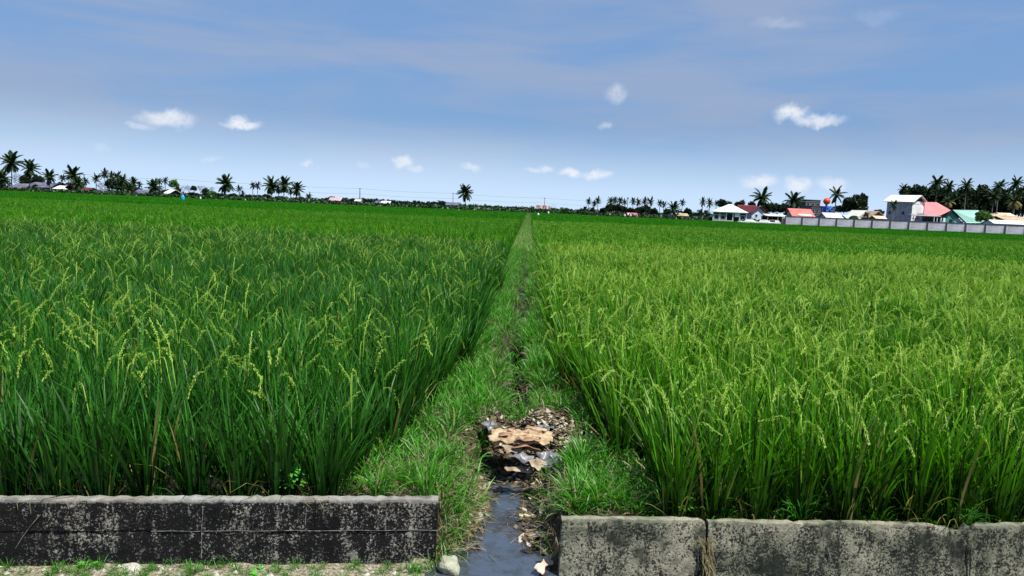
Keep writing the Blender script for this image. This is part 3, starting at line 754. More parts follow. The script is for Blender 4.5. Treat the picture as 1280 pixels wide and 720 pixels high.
LT = [(612, 533, .08, .10, .12, .03, 11, GREYB, 'pale grey plastic film at the upper corner of the tan cloth', .6),
      (680, 536, .08, .13, .10, .04, 12, GREYB, 'grey plastic bag bunched behind the right end of the tan cloth', -.5),
      (653, 574, .03, .16, .09, .04, 13, GREYB, 'dark and silver plastic film curling just below the tan cloth', -.6),
      (688, 575, .05, .16, .14, .05, 14, GREYB, 'crumpled grey plastic bag right of the curled film', .3),
      (672, 580, .02, .12, .12, .04, 15, BROWNB, 'brown stained rag between the two grey plastic pieces', 1.0),
      (705, 589, .00, .20, .06, .04, 16, GREYB, 'long whitish twisted plastic strip above the open water', -.35),
      (722, 584, .03, .16, .08, .03, 17, GREYB, 'pale plastic strip running into the right hand grass', -.1),
      (742, 583, .04, .20, .13, .04, 18, PINKB, 'pinkish torn paper bag lying in the right bank grass', .1),
      (737, 570, .05, .09, .05, .02, 19, PINKB, 'small pale torn card above the pinkish paper bag', -.7),
      (762, 578, .05, .12, .08, .04, 20, BROWNB, 'brown wrinkled leaf sheath at the right end of the rubbish', .4),
      (648, 588, -.05, .18, .07, .03, 21, BROWNB, 'brown soggy rag at the edge of the blue water', .1),
      (702, 603, -.06, .05, .12, .03, 22, BROWNB, 'dark upright brown scrap beside the right edge of the water', .1),
      (640, 562, .03, .14, .08, .03, 28, BROWNB, 'mud brown rag under the lower left corner of the tan cloth', .5),
      (733, 551, .08, .05, .04, .01, 23, PINKB, 'lone pale leaf shaped scrap in the grass right of the tan cloth', -.6),
      (702, 619, -.08, .085, .085, .03, 24, CREAM, 'round cream coloured lump of foam at the right water edge', .2),
      (657.5, 644, -.236, .085, .045, .006, 25, CREAM, 'small cream coloured paper scrap floating on the ditch water', .2),
      (671, 670, -.235, .15, .07, .03, 26, BROWNB, 'curled dead brown leaf floating near the right wall', -.2),
      (680, 708, -.22, .16, .05, .04, 27, PINKB, 'pale curled dry husk in the ditch beside the right wall', 1.1)]
for i, (px, py, z, a, b_, amp, sd_, m, lab, rz) in enumerate(LT):
    nm = 'plastic_scrap' if m is GREYB else 'paper_scrap' if m in (PINKB, CREAM) else 'rag'
    litter(nm, px, py, z, a, b_, amp, sd_, m, lab, {'plastic_scrap': 'plastic litter', 'paper_scrap': 'paper scrap', 'rag': 'rag'}[nm], rz, tilt=(random.uniform(-.2, .35), random.uniform(-.2, .2)) if z > -.15 else (0, 0), fs=9)
def stone(px, py, z, rx, ry, rz_, m, label, seed):
    import bmesh
    bm = bmesh.new(); bmesh.ops.create_icosphere(bm, subdivisions=3, radius=1)
    for q in bm.verts:
        n = mnoise.noise(q.co * 1.3 + Vector((seed, 0, 0))) * .35 + mnoise.noise(q.co * 4 + Vector((seed, 0, 0))) * .08
        c = q.co * (1 + n); q.co = Vector((c.x * rx, c.y * ry, c.z * rz_))
    me = bpy.data.meshes.new('stone'); bm.to_mesh(me); bm.free(); me.materials.append(m)
    tag(obj('stone', me, None, at_z(px, py, z), (0, 0, seed)), label, 'stone')
stone(562, 708, -.22, .075, .06, .055, STONE, 'smooth pale greenish stone in the ditch beside the left wall end', 2.2)
stone(12, 712, -.27, .12, .08, .05, STONE2, 'white stone below the black wall at the photo corner', 3.1)
stone(165, 718, -.27, .16, .08, .055, STONE2, 'large flat pale stone at the foot of the black wall', 5.4)
stone(110, 722, -.28, .09, .06, .03, STONE2, 'small pale stone beside the large flat one', 7.7)
# pebbles and twigs
mb = MB()
for _ in range(260):
    x = random.uniform(-3.2, -.5); y = random.uniform(3.4, wall_y(x) - .02) 
    r = random.uniform(.006, .02); z = ground_z(x, y)
    mb.add([(x+r, y, z), (x, y+r*.8, z), (x-r, y, z), (x, y-r*.8, z), (x+r*.2, y, z+r*.8), (x, y, z-r*.4)], [(0,1,4),(1,2,4),(2,3,4),(3,0,4),(1,0,5),(2,1,5),(3,2,5),(0,3,5)])
tag(mb.obj('gravel', STONE2), 'scattered pale pebbles at the wall foot and on the rubbish heap', 'gravel', kind='stuff')
LM = leafmat('leaf litter', (0.03, 0.022, 0.014), (0.20, 0.15, 0.09), dry=(0.42, 0.38, 0.30), trans=0.1, vary=.6)
V, T = [], []
for _ in range(3600):
    q = random.random()
    if q < .5: x, y = random.gauss(.02, .24), random.gauss(5.75, .26)
    elif q < .75: x, y = random.gauss(.3, .2), random.gauss(5.45, .16)
    elif q < .9: y = random.uniform(4.1, 5.5); x = canal_c(y) + random.choice((-1, 1)) * (canal_w(y) + random.gauss(0, .06))
    else: x, y = random.uniform(-.7, .5), random.uniform(6.2, 8)
    if y < 4.0: continue
    z = max(ground_z(x, y), -.24) + .006; l = random.uniform(.008, .034); a = random.random() * 6.28; d = Vector((math.cos(a), math.sin(a), random.uniform(-.2, .5))) * l; e = Vector((-math.sin(a), math.cos(a), random.uniform(-.4, .4))) * l * random.uniform(.4, .9)
    p = Vector((x, y, z)); V += [p - d, p + e + Vector((0, 0, .2*l)), p + d + Vector((0, 0, .5*l)), p - e + Vector((0, 0, .2*l))]; T += [[random.random(), random.random(), 1.0 if random.random() < (.4 if q > .5 and q < .75 else .14) else 0, 1]] * 4
tag(obj('leaf_litter', mesh('leaf_litter', [tuple(p) for p in V], [(4*i, 4*i+1, 4*i+2, 4*i+3) for i in range(len(V)//4)], LM, attr=T)), 'small brown rotting leaves and scraps on the rubbish heap and ditch edges', 'leaf litter', kind='stuff')
mb = MB()
TWIG = pbr('dead stems', (0.10, 0.085, 0.045), (0.28, 0.24, 0.13), 20, .9)
def twig(x, y, z, az_, l, r=.0018, lift=.05):
    d = Vector((math.cos(az_), math.sin(az_), 0)); p = Vector((x, y, z))
    mb.tube([p - d*l/2, p - d*l/6 + Vector((0, 0, lift*.7)), p + d*l/6 + Vector((random.uniform(-.01, .01), 0, lift)), p + d*l/2 + Vector((0, 0, lift*.3))], [r, r, r*.8, r*.4], 4)
for _ in range(150):
    y = random.uniform(4.0, 5.4); side = -1 if random.random() < .6 else 1
    x = canal_c(y) + side * (canal_w(y) + random.uniform(-.10, .12)); twig(x, y, max(ground_z(x, y), -.235) + .012, random.random()*6.28, random.uniform(.06, .24), lift=random.uniform(.0, .06))
for _ in range(26):
    y = random.uniform(4.0, 5.3); x = canal_c(y) + random.uniform(-.15, .15); twig(x, y, -.238, random.random()*6.28, random.uniform(.03, .10), lift=.004)
for _ in range(130):
    y = random.uniform(5.4, 7.5); x = random.uniform(-.6, .6); twig(x, y, ground_z(x, y) + .02, random.random()*6.28, random.uniform(.08, .3), lift=random.uniform(.0, .06))
tag(mb.obj('dead_stems', TWIG), 'thin dead grass stems tangled along the ditch edges', 'dead grass', kind='stuff')
def weed(px, py, z, n, h_, s, label, mat=WEED, name='weed'):
    p = at_z(px, py, z); rt = empty(name, p, 0, label, 'weed')
    mb = MB(); V = []
    st = [(0, 0, 0), (.01*s, 0, h_*.5), (-.004*s, .005, h_)]; mb.tube(st, [.004*s, .003*s, .0015*s], 5); mb.obj('stem', mat, rt)
    A = MB()
    for k in range(n):
        a = k * 2.4; zz = h_ * (.3 + .7 * k / n); l = s * .055 * (1.2 - .4 * k / n); tl = random.uniform(-.1, .5)
        d = Vector((math.cos(a), math.sin(a), tl)).normalized(); sd2 = d.cross(Vector((0, 0, 1))).normalized(); o_ = Vector((0, 0, zz))
        for off in (-.7, 0, .7):
            dd = (d + sd2 * off).normalized(); ss = dd.cross(Vector((0, 0, 1))).normalized(); b0 = o_ + d * l * .5
            q = [b0, b0 + dd*l*.5 + ss*l*.18, b0 + dd*l - Vector((0,0,l*.2)), b0 + dd*l*.5 - ss*l*.18]; A.add(q, [(0,1,2,3)])
        A.tube([o_, o_ + d * l * .5], .0015 * s, 4)
    tint = [[random.random(), .7, 0, 1]] * len(A.v)
    obj('leaves', mesh('leaves', A.v, A.f, mat, attr=tint), rt)
weed(362, 618, .07, 14, .16, 1.2, 'small light green broadleaf weed standing behind the black wall')
weed(112, 716, -.26, 8, .07, .9, 'bright green seedling in front of the black wall')
weed(325, 722, -.26, 8, .04, .8, 'low bright green weed at the wall foot below the black wall middle')
weed(850, 642, .04, 9, .14, 1.0, 'leafy weed among the rice stems behind the cracked wall', GRASS)
def big_tuft(px, py, z, n, L, label, mat, wd=(.003, .006)):
    me = tuft(int(px), n, L, wd, (.35, .3), .03, area=.05, mat=mat, segs=5)
    tag(obj('grass_tuft', me, None, at_z(px, py, z)), label, 'grass tuft')
big_tuft(1207, 652, ZR - .045, 110, (.08, .17), 'bright lime green grass tuft growing in the notch of the right wall', WEED)
big_tuft(1000, 646, .05, 40, (.12, .24), 'light green grass tuft behind the right wall below the rice', WEED)
big_tuft(1185, 648, .05, 34, (.10, .2), 'thin green grass tuft just left of the notch behind the right wall', GRASS)
# dry runner plant in the crack
mb = MB(); A0, B0 = Vector((*rp(702.5), 0)), Vector((*rp(1370), 0))
for k in range(26):
    x0 = 884 + random.uniform(-7, 7); pts_ = [onwall(x0 + random.uniform(-3, 3) + (q - 2) * random.uniform(-2, 3), 672 + q * 13 + random.uniform(-3, 3), A0, B0, .012 + random.uniform(0, .02)) for q in range(5)]
    mb.tube(pts_, .0018, 4)
tag(mb.obj('dry_roots', pbr('dry roots', (0.30, 0.26, 0.13), (0.16, 0.13, 0.07), 30, .9)), 'dry straw coloured roots hanging in the crack of the right wall', 'roots')

# ------------------------------------------------------------------ palms
def frond_mesh(name, droop, seed, nl=15, dryv=0.0, wl=0.05):
    rng = random.Random(seed); V = []; Fc = []; T = []
    P_ = []; a = 0.0; x = z = 0.0; n = 8
    for i in range(n + 1):
        P_.append(Vector((x, 0, z))); a -= droop / n * (0.3 + 1.4 * i / n); x += math.cos(a) / n; z += math.sin(a) / n
    def at(t): k = min(int(t * n), n - 1); return P_[k].lerp(P_[k+1], t * n - k), (P_[k+1] - P_[k]).normalized()
    for i in range(n):
        for s in (-1, 1):
            pass
    for i in range(n + 1):
        r = .012 * (1 - .8 * i / n); V += [P_[i] + Vector((0, r, 0)), P_[i] - Vector((0, r, 0))]; T += [[.5, .8, dryv, 1]] * 2
    Fc += [(2*i, 2*i+1, 2*i+3, 2*i+2) for i in range(n)]
    for k in range(nl):
        t = .08 + .92 * k / (nl - 1); p, d = at(min(t, .999)); l = .34 * (math.sin(math.pi * (.12 + .80 * t)) ** .7) * rng.uniform(.85, 1.1)
        for s in (-1, 1):
            dd = (d * .55 + Vector((0, s, 0)) * .8 + Vector((0, 0, -.45 - .2 * rng.random()))).normalized()
            q = len(V); V += [p - d*wl*.5, p + d*wl*.5, p + dd*l*.6 + d*wl*.35, p + dd*l, p + dd*l*.6 - d*wl*.45]
            Fc.append((q, q+1, q+2, q+3, q+4)); r_ = rng.random(); T += [[r_, .2 + .5*r_, dryv, 1]] * 5
    return mesh(name, [tuple(p) for p in V], Fc, FROND, attr=T)
FR = [frond_mesh('frond', d_, i, nl=17, wl=.085) for i, d_ in enumerate((.5, .8, 1.15))]
FRD = frond_mesh('frond', 1.3, 9, nl=14, dryv=.75)
def frond_rots(n, seed, top=85, low=-35):
    rng = random.Random(seed); out = []
    for k in range(n):
        t = k / (n - 1); e = R(top - (top - low) * t ** .85 + rng.uniform(-8, 8)); out.append((k * 2.39996 + rng.uniform(-.25, .25), e, rng.uniform(.85, 1.08)))
    return out
def crown_mesh(name, seed, n=17, coarse=9):
    V = []; Fc = []; T = []; base = [frond_mesh('tmp', d_, 30 + i, nl=coarse, wl=.15) for i, d_ in enumerate((.5, .95))]
    for k, (a, e, s) in enumerate(frond_rots(n, seed)):
        me = base[k % 2]; M = Matrix.Rotation(a, 4, 'Z') @ Matrix.Rotation(-e, 4, 'Y') @ Matrix.Scale(s, 4); o_ = len(V)
        V += [tuple(M @ q.co) for q in me.vertices]; Fc += [tuple(i + o_ for i in p.vertices) for p in me.polygons]
        T += [[random.random(), .4, 0, 1]] * len(me.vertices)
    for m in base: bpy.data.meshes.remove(m)
    return mesh(name, V, Fc, FROND, attr=T)
CR = [crown_mesh('crown', 60 + i) for i in range(5)]
def trunk_mesh(bend, seed, name='trunk'):
    mb = MB(); n = 9
    mb.tube([(bend * math.sin(math.pi * .5 * (i/n)) , 0, i / n) for i in range(n + 1)], [.5 * (1.25 if i == 0 else 1 - .35 * i / n) for i in range(n + 1)], 7)
    return mb.mesh(name, BARK, True)
TR = [trunk_mesh(0.0, 0)]
def palm(px, ctr, half, Y, label, base=None, big=None, group='coconut palms beyond the rice', seed=None, yellow=0, tall=1.0, n=None):
    """px, ctr: crown centre in the photograph; half: frond reach in pixels"""
    seed = seed if seed is not None else int(px * 7); rng = random.Random(seed)
    top = at_y(px, ctr, Y); L = half * 1.12 * Y / F; bx = at_y(base if base is not None else px, ctr, Y).x
    rt = empty('coconut_palm', (bx, Y, 0), 0, label, 'palm tree', group)
    h = top.z; dx = top.x - bx
    big = half >= 7.5 if big is None else big
    tr = trunk_mesh(dx / 1.0, seed) if abs(dx) > .3 else TR[0]
    if tr is not TR[0]:
        for q in tr.vertices: q.co.x = q.co.x - 0  # bend already in metres
    rr = .34 if half > 8 else .30
    if tr is TR[0]: obj('trunk', tr, rt, (0, 0, 0), (0, 0, 0), (rr, rr, h))
    else:
        mb = MB(); nn = 9; mb.tube([(dx * math.sin(math.pi*.5*i/nn), 0, h*i/nn) for i in range(nn+1)], [rr*.5*(1.3 if i == 0 else 1-.35*i/nn) for i in range(nn+1)], 7); mb.obj('trunk', BARK, rt, True)
    if big:
        n = n or 24
        for k, (a, e, s) in enumerate(frond_rots(n, seed, 88, -48)):
            me = FR[(k + seed) % 3] if not (yellow and k >= n - yellow) else FRD
            o = obj('frond', me, rt, (dx, 0, h), (0, 0, 0), (L*s*1.02, L*s*1.02, L*s*1.02 * tall)); o.rotation_mode = 'XYZ'
            o.rotation_euler = (Matrix.Rotation(a, 3, 'Z') @ Matrix.Rotation(-e, 3, 'Y')).to_euler()
            if k >= n - yellow: tag(o, 'yellowing old frond')
    else:
        o = obj('crown', CR[seed % 5], rt, (dx, 0, h), (0, 0, rng.random() * 6.28), (L, L, L * tall * 1.05))
    return rt
YL, YC, YR = 215, 330, 235
G1 = 'coconut palms at the far left of the field'
palm(3, 223, 11, YL-8, 'broad coconut palm cut by the left photo edge', base=4, group=G1)
palm(14.5, 203, 13.5, YL, 'tallest coconut palm at the far left, slim trunk', base=13, group=G1)
palm(38, 210, 11, YL, 'second tall coconut palm from the left with pale trunk', base=35, group=G1)
palm(61, 221, 9.5, YL-6, 'coconut palm of middle height left of the white roofed shed', base=64, group=G1)
palm(91, 219, 12, YL-10, 'full coconut palm with yellow hanging fronds near the left houses', base=94, group=G1, yellow=4)
palm(97, 230, 9, YL-14, 'low bushy palm leaning out under the palm with yellow fronds', group=G1, yellow=3)
palm(78, 223, 5, YL+60, 'small distant palm between the two fuller left palms', group=G1)
palm(107, 227, 5, YL+50, 'small distant palm just right of the palm with yellow fronds', group=G1)
G2 = 'dense palm clump on the left'
palm(120.5, 223, 6, YL+30, 'leftmost palm of the dense dark left clump', base=120, group=G2)
palm(131, 218, 6.5, YL+30, 'tallest palm of the dense dark left clump', base=131, group=G2)
palm(139.5, 220, 5.5, YL+40, 'third palm from the left in the dense left clump', group=G2)
palm(146.5, 221, 7, YL+25, 'broad palm in the middle of the dense left clump', group=G2)
palm(153, 225, 7.5, YL+10, 'dark palm on the right shoulder of the dense left clump', group=G2)
palm(167, 228, 7, YL+5, 'palm with upright fronds right of the dense left clump', group=G2, big=True)
palm(161, 236, 8, YL-15, 'short yellowish palm low on the right of the dense clump', group=G2, yellow=8)
palm(174.5, 231, 4.5, YL+20, 'small palm between the dense clump and the low spreading palm', group=G2)
palm(192, 233.5, 11, YL-22, 'low spreading dark palm standing at the field edge', base=192.5, group=G1)
palm(199.5, 227, 4.5, YL+50, 'small palm directly behind the low spreading palm', group=G1)
palm(206.5, 226, 5, YL+45, 'small round crowned palm left of the round green tree', group=G1)
G3 = 'palms left of the pylon line'
palm(282.5, 230, 12, YL-5, 'large coconut palm standing alone right of the grey thicket', base=281.5, group=G3)
palm(299, 236, 4.5, YL-5, 'small drooping palm just right of the large lone palm', group=G3)
palm(303.5, 243, 4.5, YL-8, 'low hanging palm shoot at the foot of the small drooping palm', group=G3)
palm(316, 232, 4.5, YC-30, 'left one of the two small far palms standing close together', group=G3)
palm(322, 232, 5, YC-30, 'right one of the two small far palms standing close together', group=G3)
palm(339.5, 232, 11.5, 255, 'left palm of the row of three big palms', base=340, group=G3)
palm(355.5, 231, 11, 255, 'middle palm of the row of three big palms', base=355, group=G3)
palm(371.5, 236, 9.5, 255, 'right palm of the row of three big palms', base=370, group=G3)
palm(348, 238, 5, 262, 'small palm in the gap between the left and middle big palms', group=G3)
palm(363.5, 239, 5, 262, 'small palm in the gap between the middle and right big palms', group=G3)
palm(386, 246, 5, 215, 'squat palm bush right of the row of three', group=G3)
palm(581.5, 240.5, 10.5, 300, 'lone dark coconut palm standing on the middle horizon', base=583, tall=1.12, n=30)
G4 = 'distant palms right of the field hut'
for px, cy, h_, Yd, lab in [(736, 252, 4.5, 330, 'first small palm right of the field hut'), (743, 255, 4, 340, 'short dense palm between the two leftmost slim palms of that row'),
        (747.5, 251, 5, 330, 'slim palm at the right of the first far group of three'), (763.5, 252, 5.5, 320, 'left palm above the dark far thicket'), (768.5, 251, 5, 325, 'middle palm above the dark far thicket'),
        (775.5, 251, 5, 320, 'right palm above the dark far thicket'), (781, 253, 4, 330, 'thin palm right of the dark far thicket'), (784.8, 248, 1.4, 320, 'bare headed palm trunk like a mast'),
        (791.5, 252, 5, 315, 'left palm of the pair beyond the bare mast trunk'), (798, 253, 5, 315, 'right palm of the pair beyond the bare mast trunk'),
        (806, 252, 5, 310, 'palm in the middle far clump, left crown'), (813, 252, 6, 305, 'palm in the middle far clump, fullest crown'), (825, 254.5, 5, 300, 'left palm of the slim pair before the ochre shack'),
        (830, 256, 4.5, 300, 'right palm of the slim pair before the ochre shack'), (853, 253.5, 4.5, 300, 'tall slim palm above the ochre shack'),
        (878.5, 252.5, 4.8, 250, 'left palm of the tall pair beside the pavilion'), (887, 254, 5, 245, 'right palm of the tall pair beside the pavilion'), (895.5, 254, 3.5, 250, 'small palm over the left eave of the pavilion')]:
    palm(px, cy, h_, Yd, lab, group=G4, tall=1.25 if px in (878.5, 887) else 1.0)
palm(842, 260, 9, 178, 'low wide palm with arching fronds beside the ochre shack', group=G4)
G5 = 'coconut palms above the village'
palm(952.5, 247, 12.5, 205, 'large coconut palm above the red roofed house', base=952, group=G5)
palm(992.5, 251, 12.5, 195, 'large coconut palm above the salmon roof', base=993, group=G5)
palm(1046, 243, 10.5, 215, 'coconut palm with open crown behind the red ball', base=1045.5, group=G5, n=15)
G6 = 'palms rising from the dark grove on the right'
for px, cy, h_, Yd, lab, yl in [(1130, 236, 6.5, 205, 'leftmost palm at the edge of the right grove', 0), (1172, 228, 10, 200, 'tallest palm of the right grove above the pink roof', 0),
        (1187, 233, 8, 195, 'palm with upright fronds beside the tallest grove palm', 0), (1208.5, 231, 8.5, 200, 'palm over the mint roof in the right grove', 0), (1249, 233, 9, 198, 'spiky palm with near vertical fronds in the right grove', 0),
        (1271, 229, 9, 200, 'rightmost tall palm of the grove', 0), (1186, 252, 8, 186, 'low palm with yellow fronds behind the pink and mint roofs', 10), (1268, 252, 11, 188, 'low palm with pale drooping fronds at the right edge', 12),
        (1242, 246, 9, 192, 'leaning palm half hidden in the grove behind the green bush', 2), (1160, 240, 8, 204, 'dark palm sunk in the grove above the two storey house', 0)]:
    palm(px, cy, h_, Yd, lab, group=G6, yellow=yl, big=True, n=20)
# ------------------------------------------------------------------ broadleaf trees
def crown_leaf(name, seed, mat, nleaf=3600, clumps=44, size=.11, flatten=.85, open_=.0):
    rng = np.random.default_rng(seed); C_ = []
    for k in range(clumps):
        a = rng.random() * 6.283; e = math.asin(rng.uniform(-.55, 1)); r = rng.uniform(.35, .85)
        C_.append((r*math.cos(e)*math.cos(a), r*math.cos(e)*math.sin(a), r*math.sin(e)*flatten, rng.uniform(.16, .34)))
    V = np.zeros((nleaf, 4, 3)); T = np.zeros((nleaf, 4, 4)); T[..., 3] = 1
    for i in range(nleaf):
        c_ = C_[rng.integers(clumps)]; d = rng.normal(0, 1, 3); d /= np.linalg.norm(d); p = np.array(c_[:3]) + d * c_[3] * rng.uniform(.5, 1) ** .5
        u = rng.normal(0, 1, 3); u /= np.linalg.norm(u); w_ = np.cross(u, rng.normal(0, 1, 3)); w_ /= np.linalg.norm(w_); s = size * rng.uniform(.6, 1.3)
        V[i] = [p - u*s, p + w_*s*.55, p + u*s, p - w_*s*.55]; T[i, :, 0] = rng.random(); T[i, :, 1] = rng.random()
    Fc = np.arange(nleaf * 4).reshape(-1, 4)
    return to_mesh(name, [(V.reshape(-1, 3), Fc, T.reshape(-1, 4), 0)], [mat])
CROWNS = {'dark': [crown_leaf('crown', 400 + i, TREE_DARK, clumps=(44, 38, 50)[i]) for i in range(3)], 'green': [crown_leaf('crown', 410, TREE_GREEN)],
          'grey': [crown_leaf('crown', 420 + i, TREE_GREY, 420, 22, .06) for i in range(2)], 'small': [crown_leaf('crown', 430 + i, TREE_DARK, 600, 16, .15) for i in range(3)]}
LIMB = []
for i in range(2):
    mb = MB(); mb.tube([(0,0,0), (.03,0,.35), (0,.02,.62)], [.07, .055, .045], 7)
    for k in range(5):
        a = k * 2.4 + i; mb.tube([(0, .01, .5 + .03*k), (.16*math.cos(a), .16*math.sin(a), .68 + .02*k), (.34*math.cos(a), .34*math.sin(a), .85 + .02*k)], [.032, .02, .008], 5)
    LIMB.append(mb.mesh('trunk', BARK, True))
def tree(px, ytop, wpx, Y, label, kind='dark', ybot=None, group='trees beyond the rice', name='broadleaf_tree'):
    """crown spans ytop..ybot (photo px) and wpx across; trunk reaches the ground"""
    ybot = ybot if ybot is not None else hz(px) + 1
    p0, p1 = at_y(px, ytop, Y), at_y(px, ybot, Y); hw = wpx * Y / F / 2; hh = max((p0.z - p1.z) / 2, .4); zc_ = (p0.z + p1.z) / 2
    rt = empty(name, (p0.x, Y, 0), 0, label, 'tree', group); seed = int(px * 3)
    L = CROWNS[kind]; a = random.random() * 6.28
    obj('crown', L[seed % len(L)], rt, (0, 0, zc_), (0, 0, a), (hw, hw, hh))
    obj('trunk', LIMB[seed % 2], rt, (0, 0, 0), (0, 0, a), (hw, hw, max(zc_, .8) * 1.05))
GA = 'grey green trees behind the left palms'
for px, yt, w_, yb, Yd, k, lab in [(22, 213, 18, 236, 235, 'grey', 'pale grey twiggy tree behind the tallest left palm'), (32, 216, 14, 236, 232, 'dark', 'dark bushy tree between the two tall left palms'),
        (47, 217, 16, 236, 236, 'dark', 'dark low tree right of the second tall left palm'), (10, 222, 16, 236, 238, 'grey', 'grey shrub like tree at the far left behind the palms'), (76, 227, 13, 237, 240, 'dark', 'low dark tree behind the white roofed shed'),
        (93, 226, 24, 240, 208, 'dark', 'dark mounded tree round the palm with yellow fronds'), (126, 226, 18, 239, 250, 'grey', 'blue grey tree in the dense left clump'), (140, 222, 22, 241, 246, 'dark', 'wide dark tree in the dense left clump'),
        (153, 224, 20, 243, 240, 'dark', 'dark tree on the right side of the dense clump'), (168, 233, 20, 243, 240, 'dark', 'low tree behind the short yellowish palm'), (196, 228, 22, 244, 238, 'grey', 'grey tree behind the low spreading palm'),
        (217.5, 224, 13, 238, 215, 'green', 'round green crowned tree right of the low white roof'), (222, 233, 10, 247, 212, 'dark', 'dark tree just below the round green crown'), (208, 236, 14, 246, 214, 'dark', 'low dark tree over the white sloping roof'),
        (229, 230, 10, 242, 250, 'grey', 'thin bare tree left of the blue sheet'), (236, 230, 9, 243, 250, 'grey', 'thin bare tree right of the blue sheet'), (242.5, 231, 9, 241, 222, 'dark', 'small round topped dark tree above the blue sheet'),
        (251, 229, 13, 243, 245, 'grey', 'lilac grey bare tree in the middle of the thicket'), (257, 234, 10, 247, 225, 'dark', 'dark tree at the foot of the lilac grey tree'), (264, 232, 9, 243, 245, 'grey', 'small bare tree left of the large lone palm'),
        (265, 238, 13, 248, 222, 'green', 'dull green shrub like tree left of the large lone palm'), (240, 240, 16, 247, 224, 'dark', 'low dark tree under the thicket'), (274, 241, 12, 249, 222, 'dark', 'low dark tree at the foot of the large lone palm'),
        (291, 241, 14, 249, 224, 'dark', 'low dark tree right of the large lone palm'), (310, 243, 10, 249, 330, 'dark', 'low dark tree before the two small far palms'), (323, 243, 12, 249, 330, 'dark', 'low dark tree under the two small far palms'),
        (333, 242, 12, 250, 320, 'dark', 'low tree left of the row of three big palms')]:
    tree(px, yt, w_, Yd, lab, k, yb, GA)
GB = 'dark trees on the far middle horizon'
for px, yt, w_, k in [(414, 244.5, 12, 0), (424, 246.5, 11, 1), (432, 246, 10, 2), (440, 247, 12, 3), (448, 248, 6, 4), (455, 246.5, 11, 5), (463, 247.5, 10, 6), (470, 247, 8, 7), (478, 248, 10, 8), (486, 248.5, 9, 9), (493, 249, 9, 10), (500, 250, 8, 11), (507, 252, 4, 12),
                   (512, 251, 6, 13), (519, 249.5, 7, 14), (524, 250, 6, 15), (528, 251, 5, 16), (535.5, 250.5, 5, 17), (542, 251, 9, 18), (550, 249.5, 11, 19), (555, 251, 8, 20)]:
    NW = ['left end of the first tree bank', 'second in the first tree bank, behind the pinkish hut', 'third in the first tree bank', 'fourth in the first tree bank', 'tiny one at the tall pole', 'first beyond the tall pole', 'second beyond the tall pole', 'third beyond the tall pole',
          'fourth beyond the tall pole, over the long white roof', 'fifth beyond the tall pole', 'sixth beyond the tall pole', 'last of the first tree bank', 'tiny one in the gap after the first bank', 'round single one before the gap', 'left half of the twin block', 'right half of the twin block',
          'narrow one right of the twin block', 'left end of the last dark bank', 'second in the last dark bank', 'tallest in the last dark bank', 'right end of the last dark bank']
    tree(px, yt, w_ * 1.25, 350 + (k % 3) * 6, 'far dark tree, ' + NW[k], 'small', hz(px) + 3, GB)
GC = 'dark trees round the far right palms'
for px, yt, w_, yb, Yd, lab in [(732.5, 257, 7, 265, 300, 'small dark tree left of the first slim palms'), (741, 258, 8, 266, 300, 'small dark tree under the first slim palms'), (726, 261, 6, 265, 300, 'tiny round bush like tree on the horizon right of the hut'), (754, 259, 10, 267, 290, 'low dark tree leading into the dark thicket'),
        (763, 254, 15, 267, 300, 'left dark tree of the far thicket'), (771, 254, 15, 267, 296, 'right dark tree of the far thicket'), (778, 256, 12, 268, 300, 'dark tree at the right foot of the far thicket'), (789, 259, 12, 268, 290, 'dark tree behind the pink roofed shack'), (799, 258, 12, 269, 288, 'dark tree right of the pink roofed shack'),
        (807, 255, 13, 270, 280, 'tall dark tree in the middle far clump'), (817, 259, 12, 271, 270, 'conical dark tree right of the middle far clump'), (834, 260, 10, 271, 250, 'low dark tree left of the low wide palm'), (849, 262, 12, 271, 250, 'low dark tree behind the ochre shack'), (860, 259, 10, 271, 260, 'dark airy tree right of the ochre shack'),
        (868, 264, 9, 273, 240, 'small dark tree left of the tall palm pair'), (876, 260, 9, 273, 230, 'pointed dark tree under the tall palm pair'), (884, 261, 8, 273, 228, 'dark shrub like tree left of the pavilion'), (903, 248, 13, 262, 225, 'dark tree over the left roof of the pavilion'), (911, 250, 8, 262, 230, 'small dark tree at the pavilion ridge'),
        (924.5, 250, 14, 264, 225, 'broad dark tree right of the pavilion ridge'), (929, 248.5, 6, 258, 228, 'dark tree tip over the red roof'), (940, 251, 10, 263, 225, 'dark tree behind the red roof'), (962, 252, 18, 270, 220, 'big dark tree right of the palm above the red roof'), (972, 253, 15, 270, 222, 'dark tree in the middle of the row behind the white canopy'),
        (981, 253, 14, 270, 222, 'dark tree left of the palm above the salmon roof'), (992, 256, 20, 268, 210, 'wide dark tree under the palm above the salmon roof'), (1048, 256, 14, 268, 225, 'dark tree between the blue tower and the big round tree'), (1098, 261, 16, 274, 200, 'dark tree left of the two storey house')]:
    tree(px, yt, w_ * 1.1, Yd, lab, 'small' if w_ < 10 else 'dark', yb, GC)
tree(1068, 242, 34, 178, 'large round dark tree standing behind the wall left of the two storey house', 'dark', 274, GC)
tree(1078, 240, 15, 177, 'ragged upper crown tree at the right shoulder of the large round dark tree', 'dark', 262, GC)
GD = 'dark broadleaf trees of the right grove'
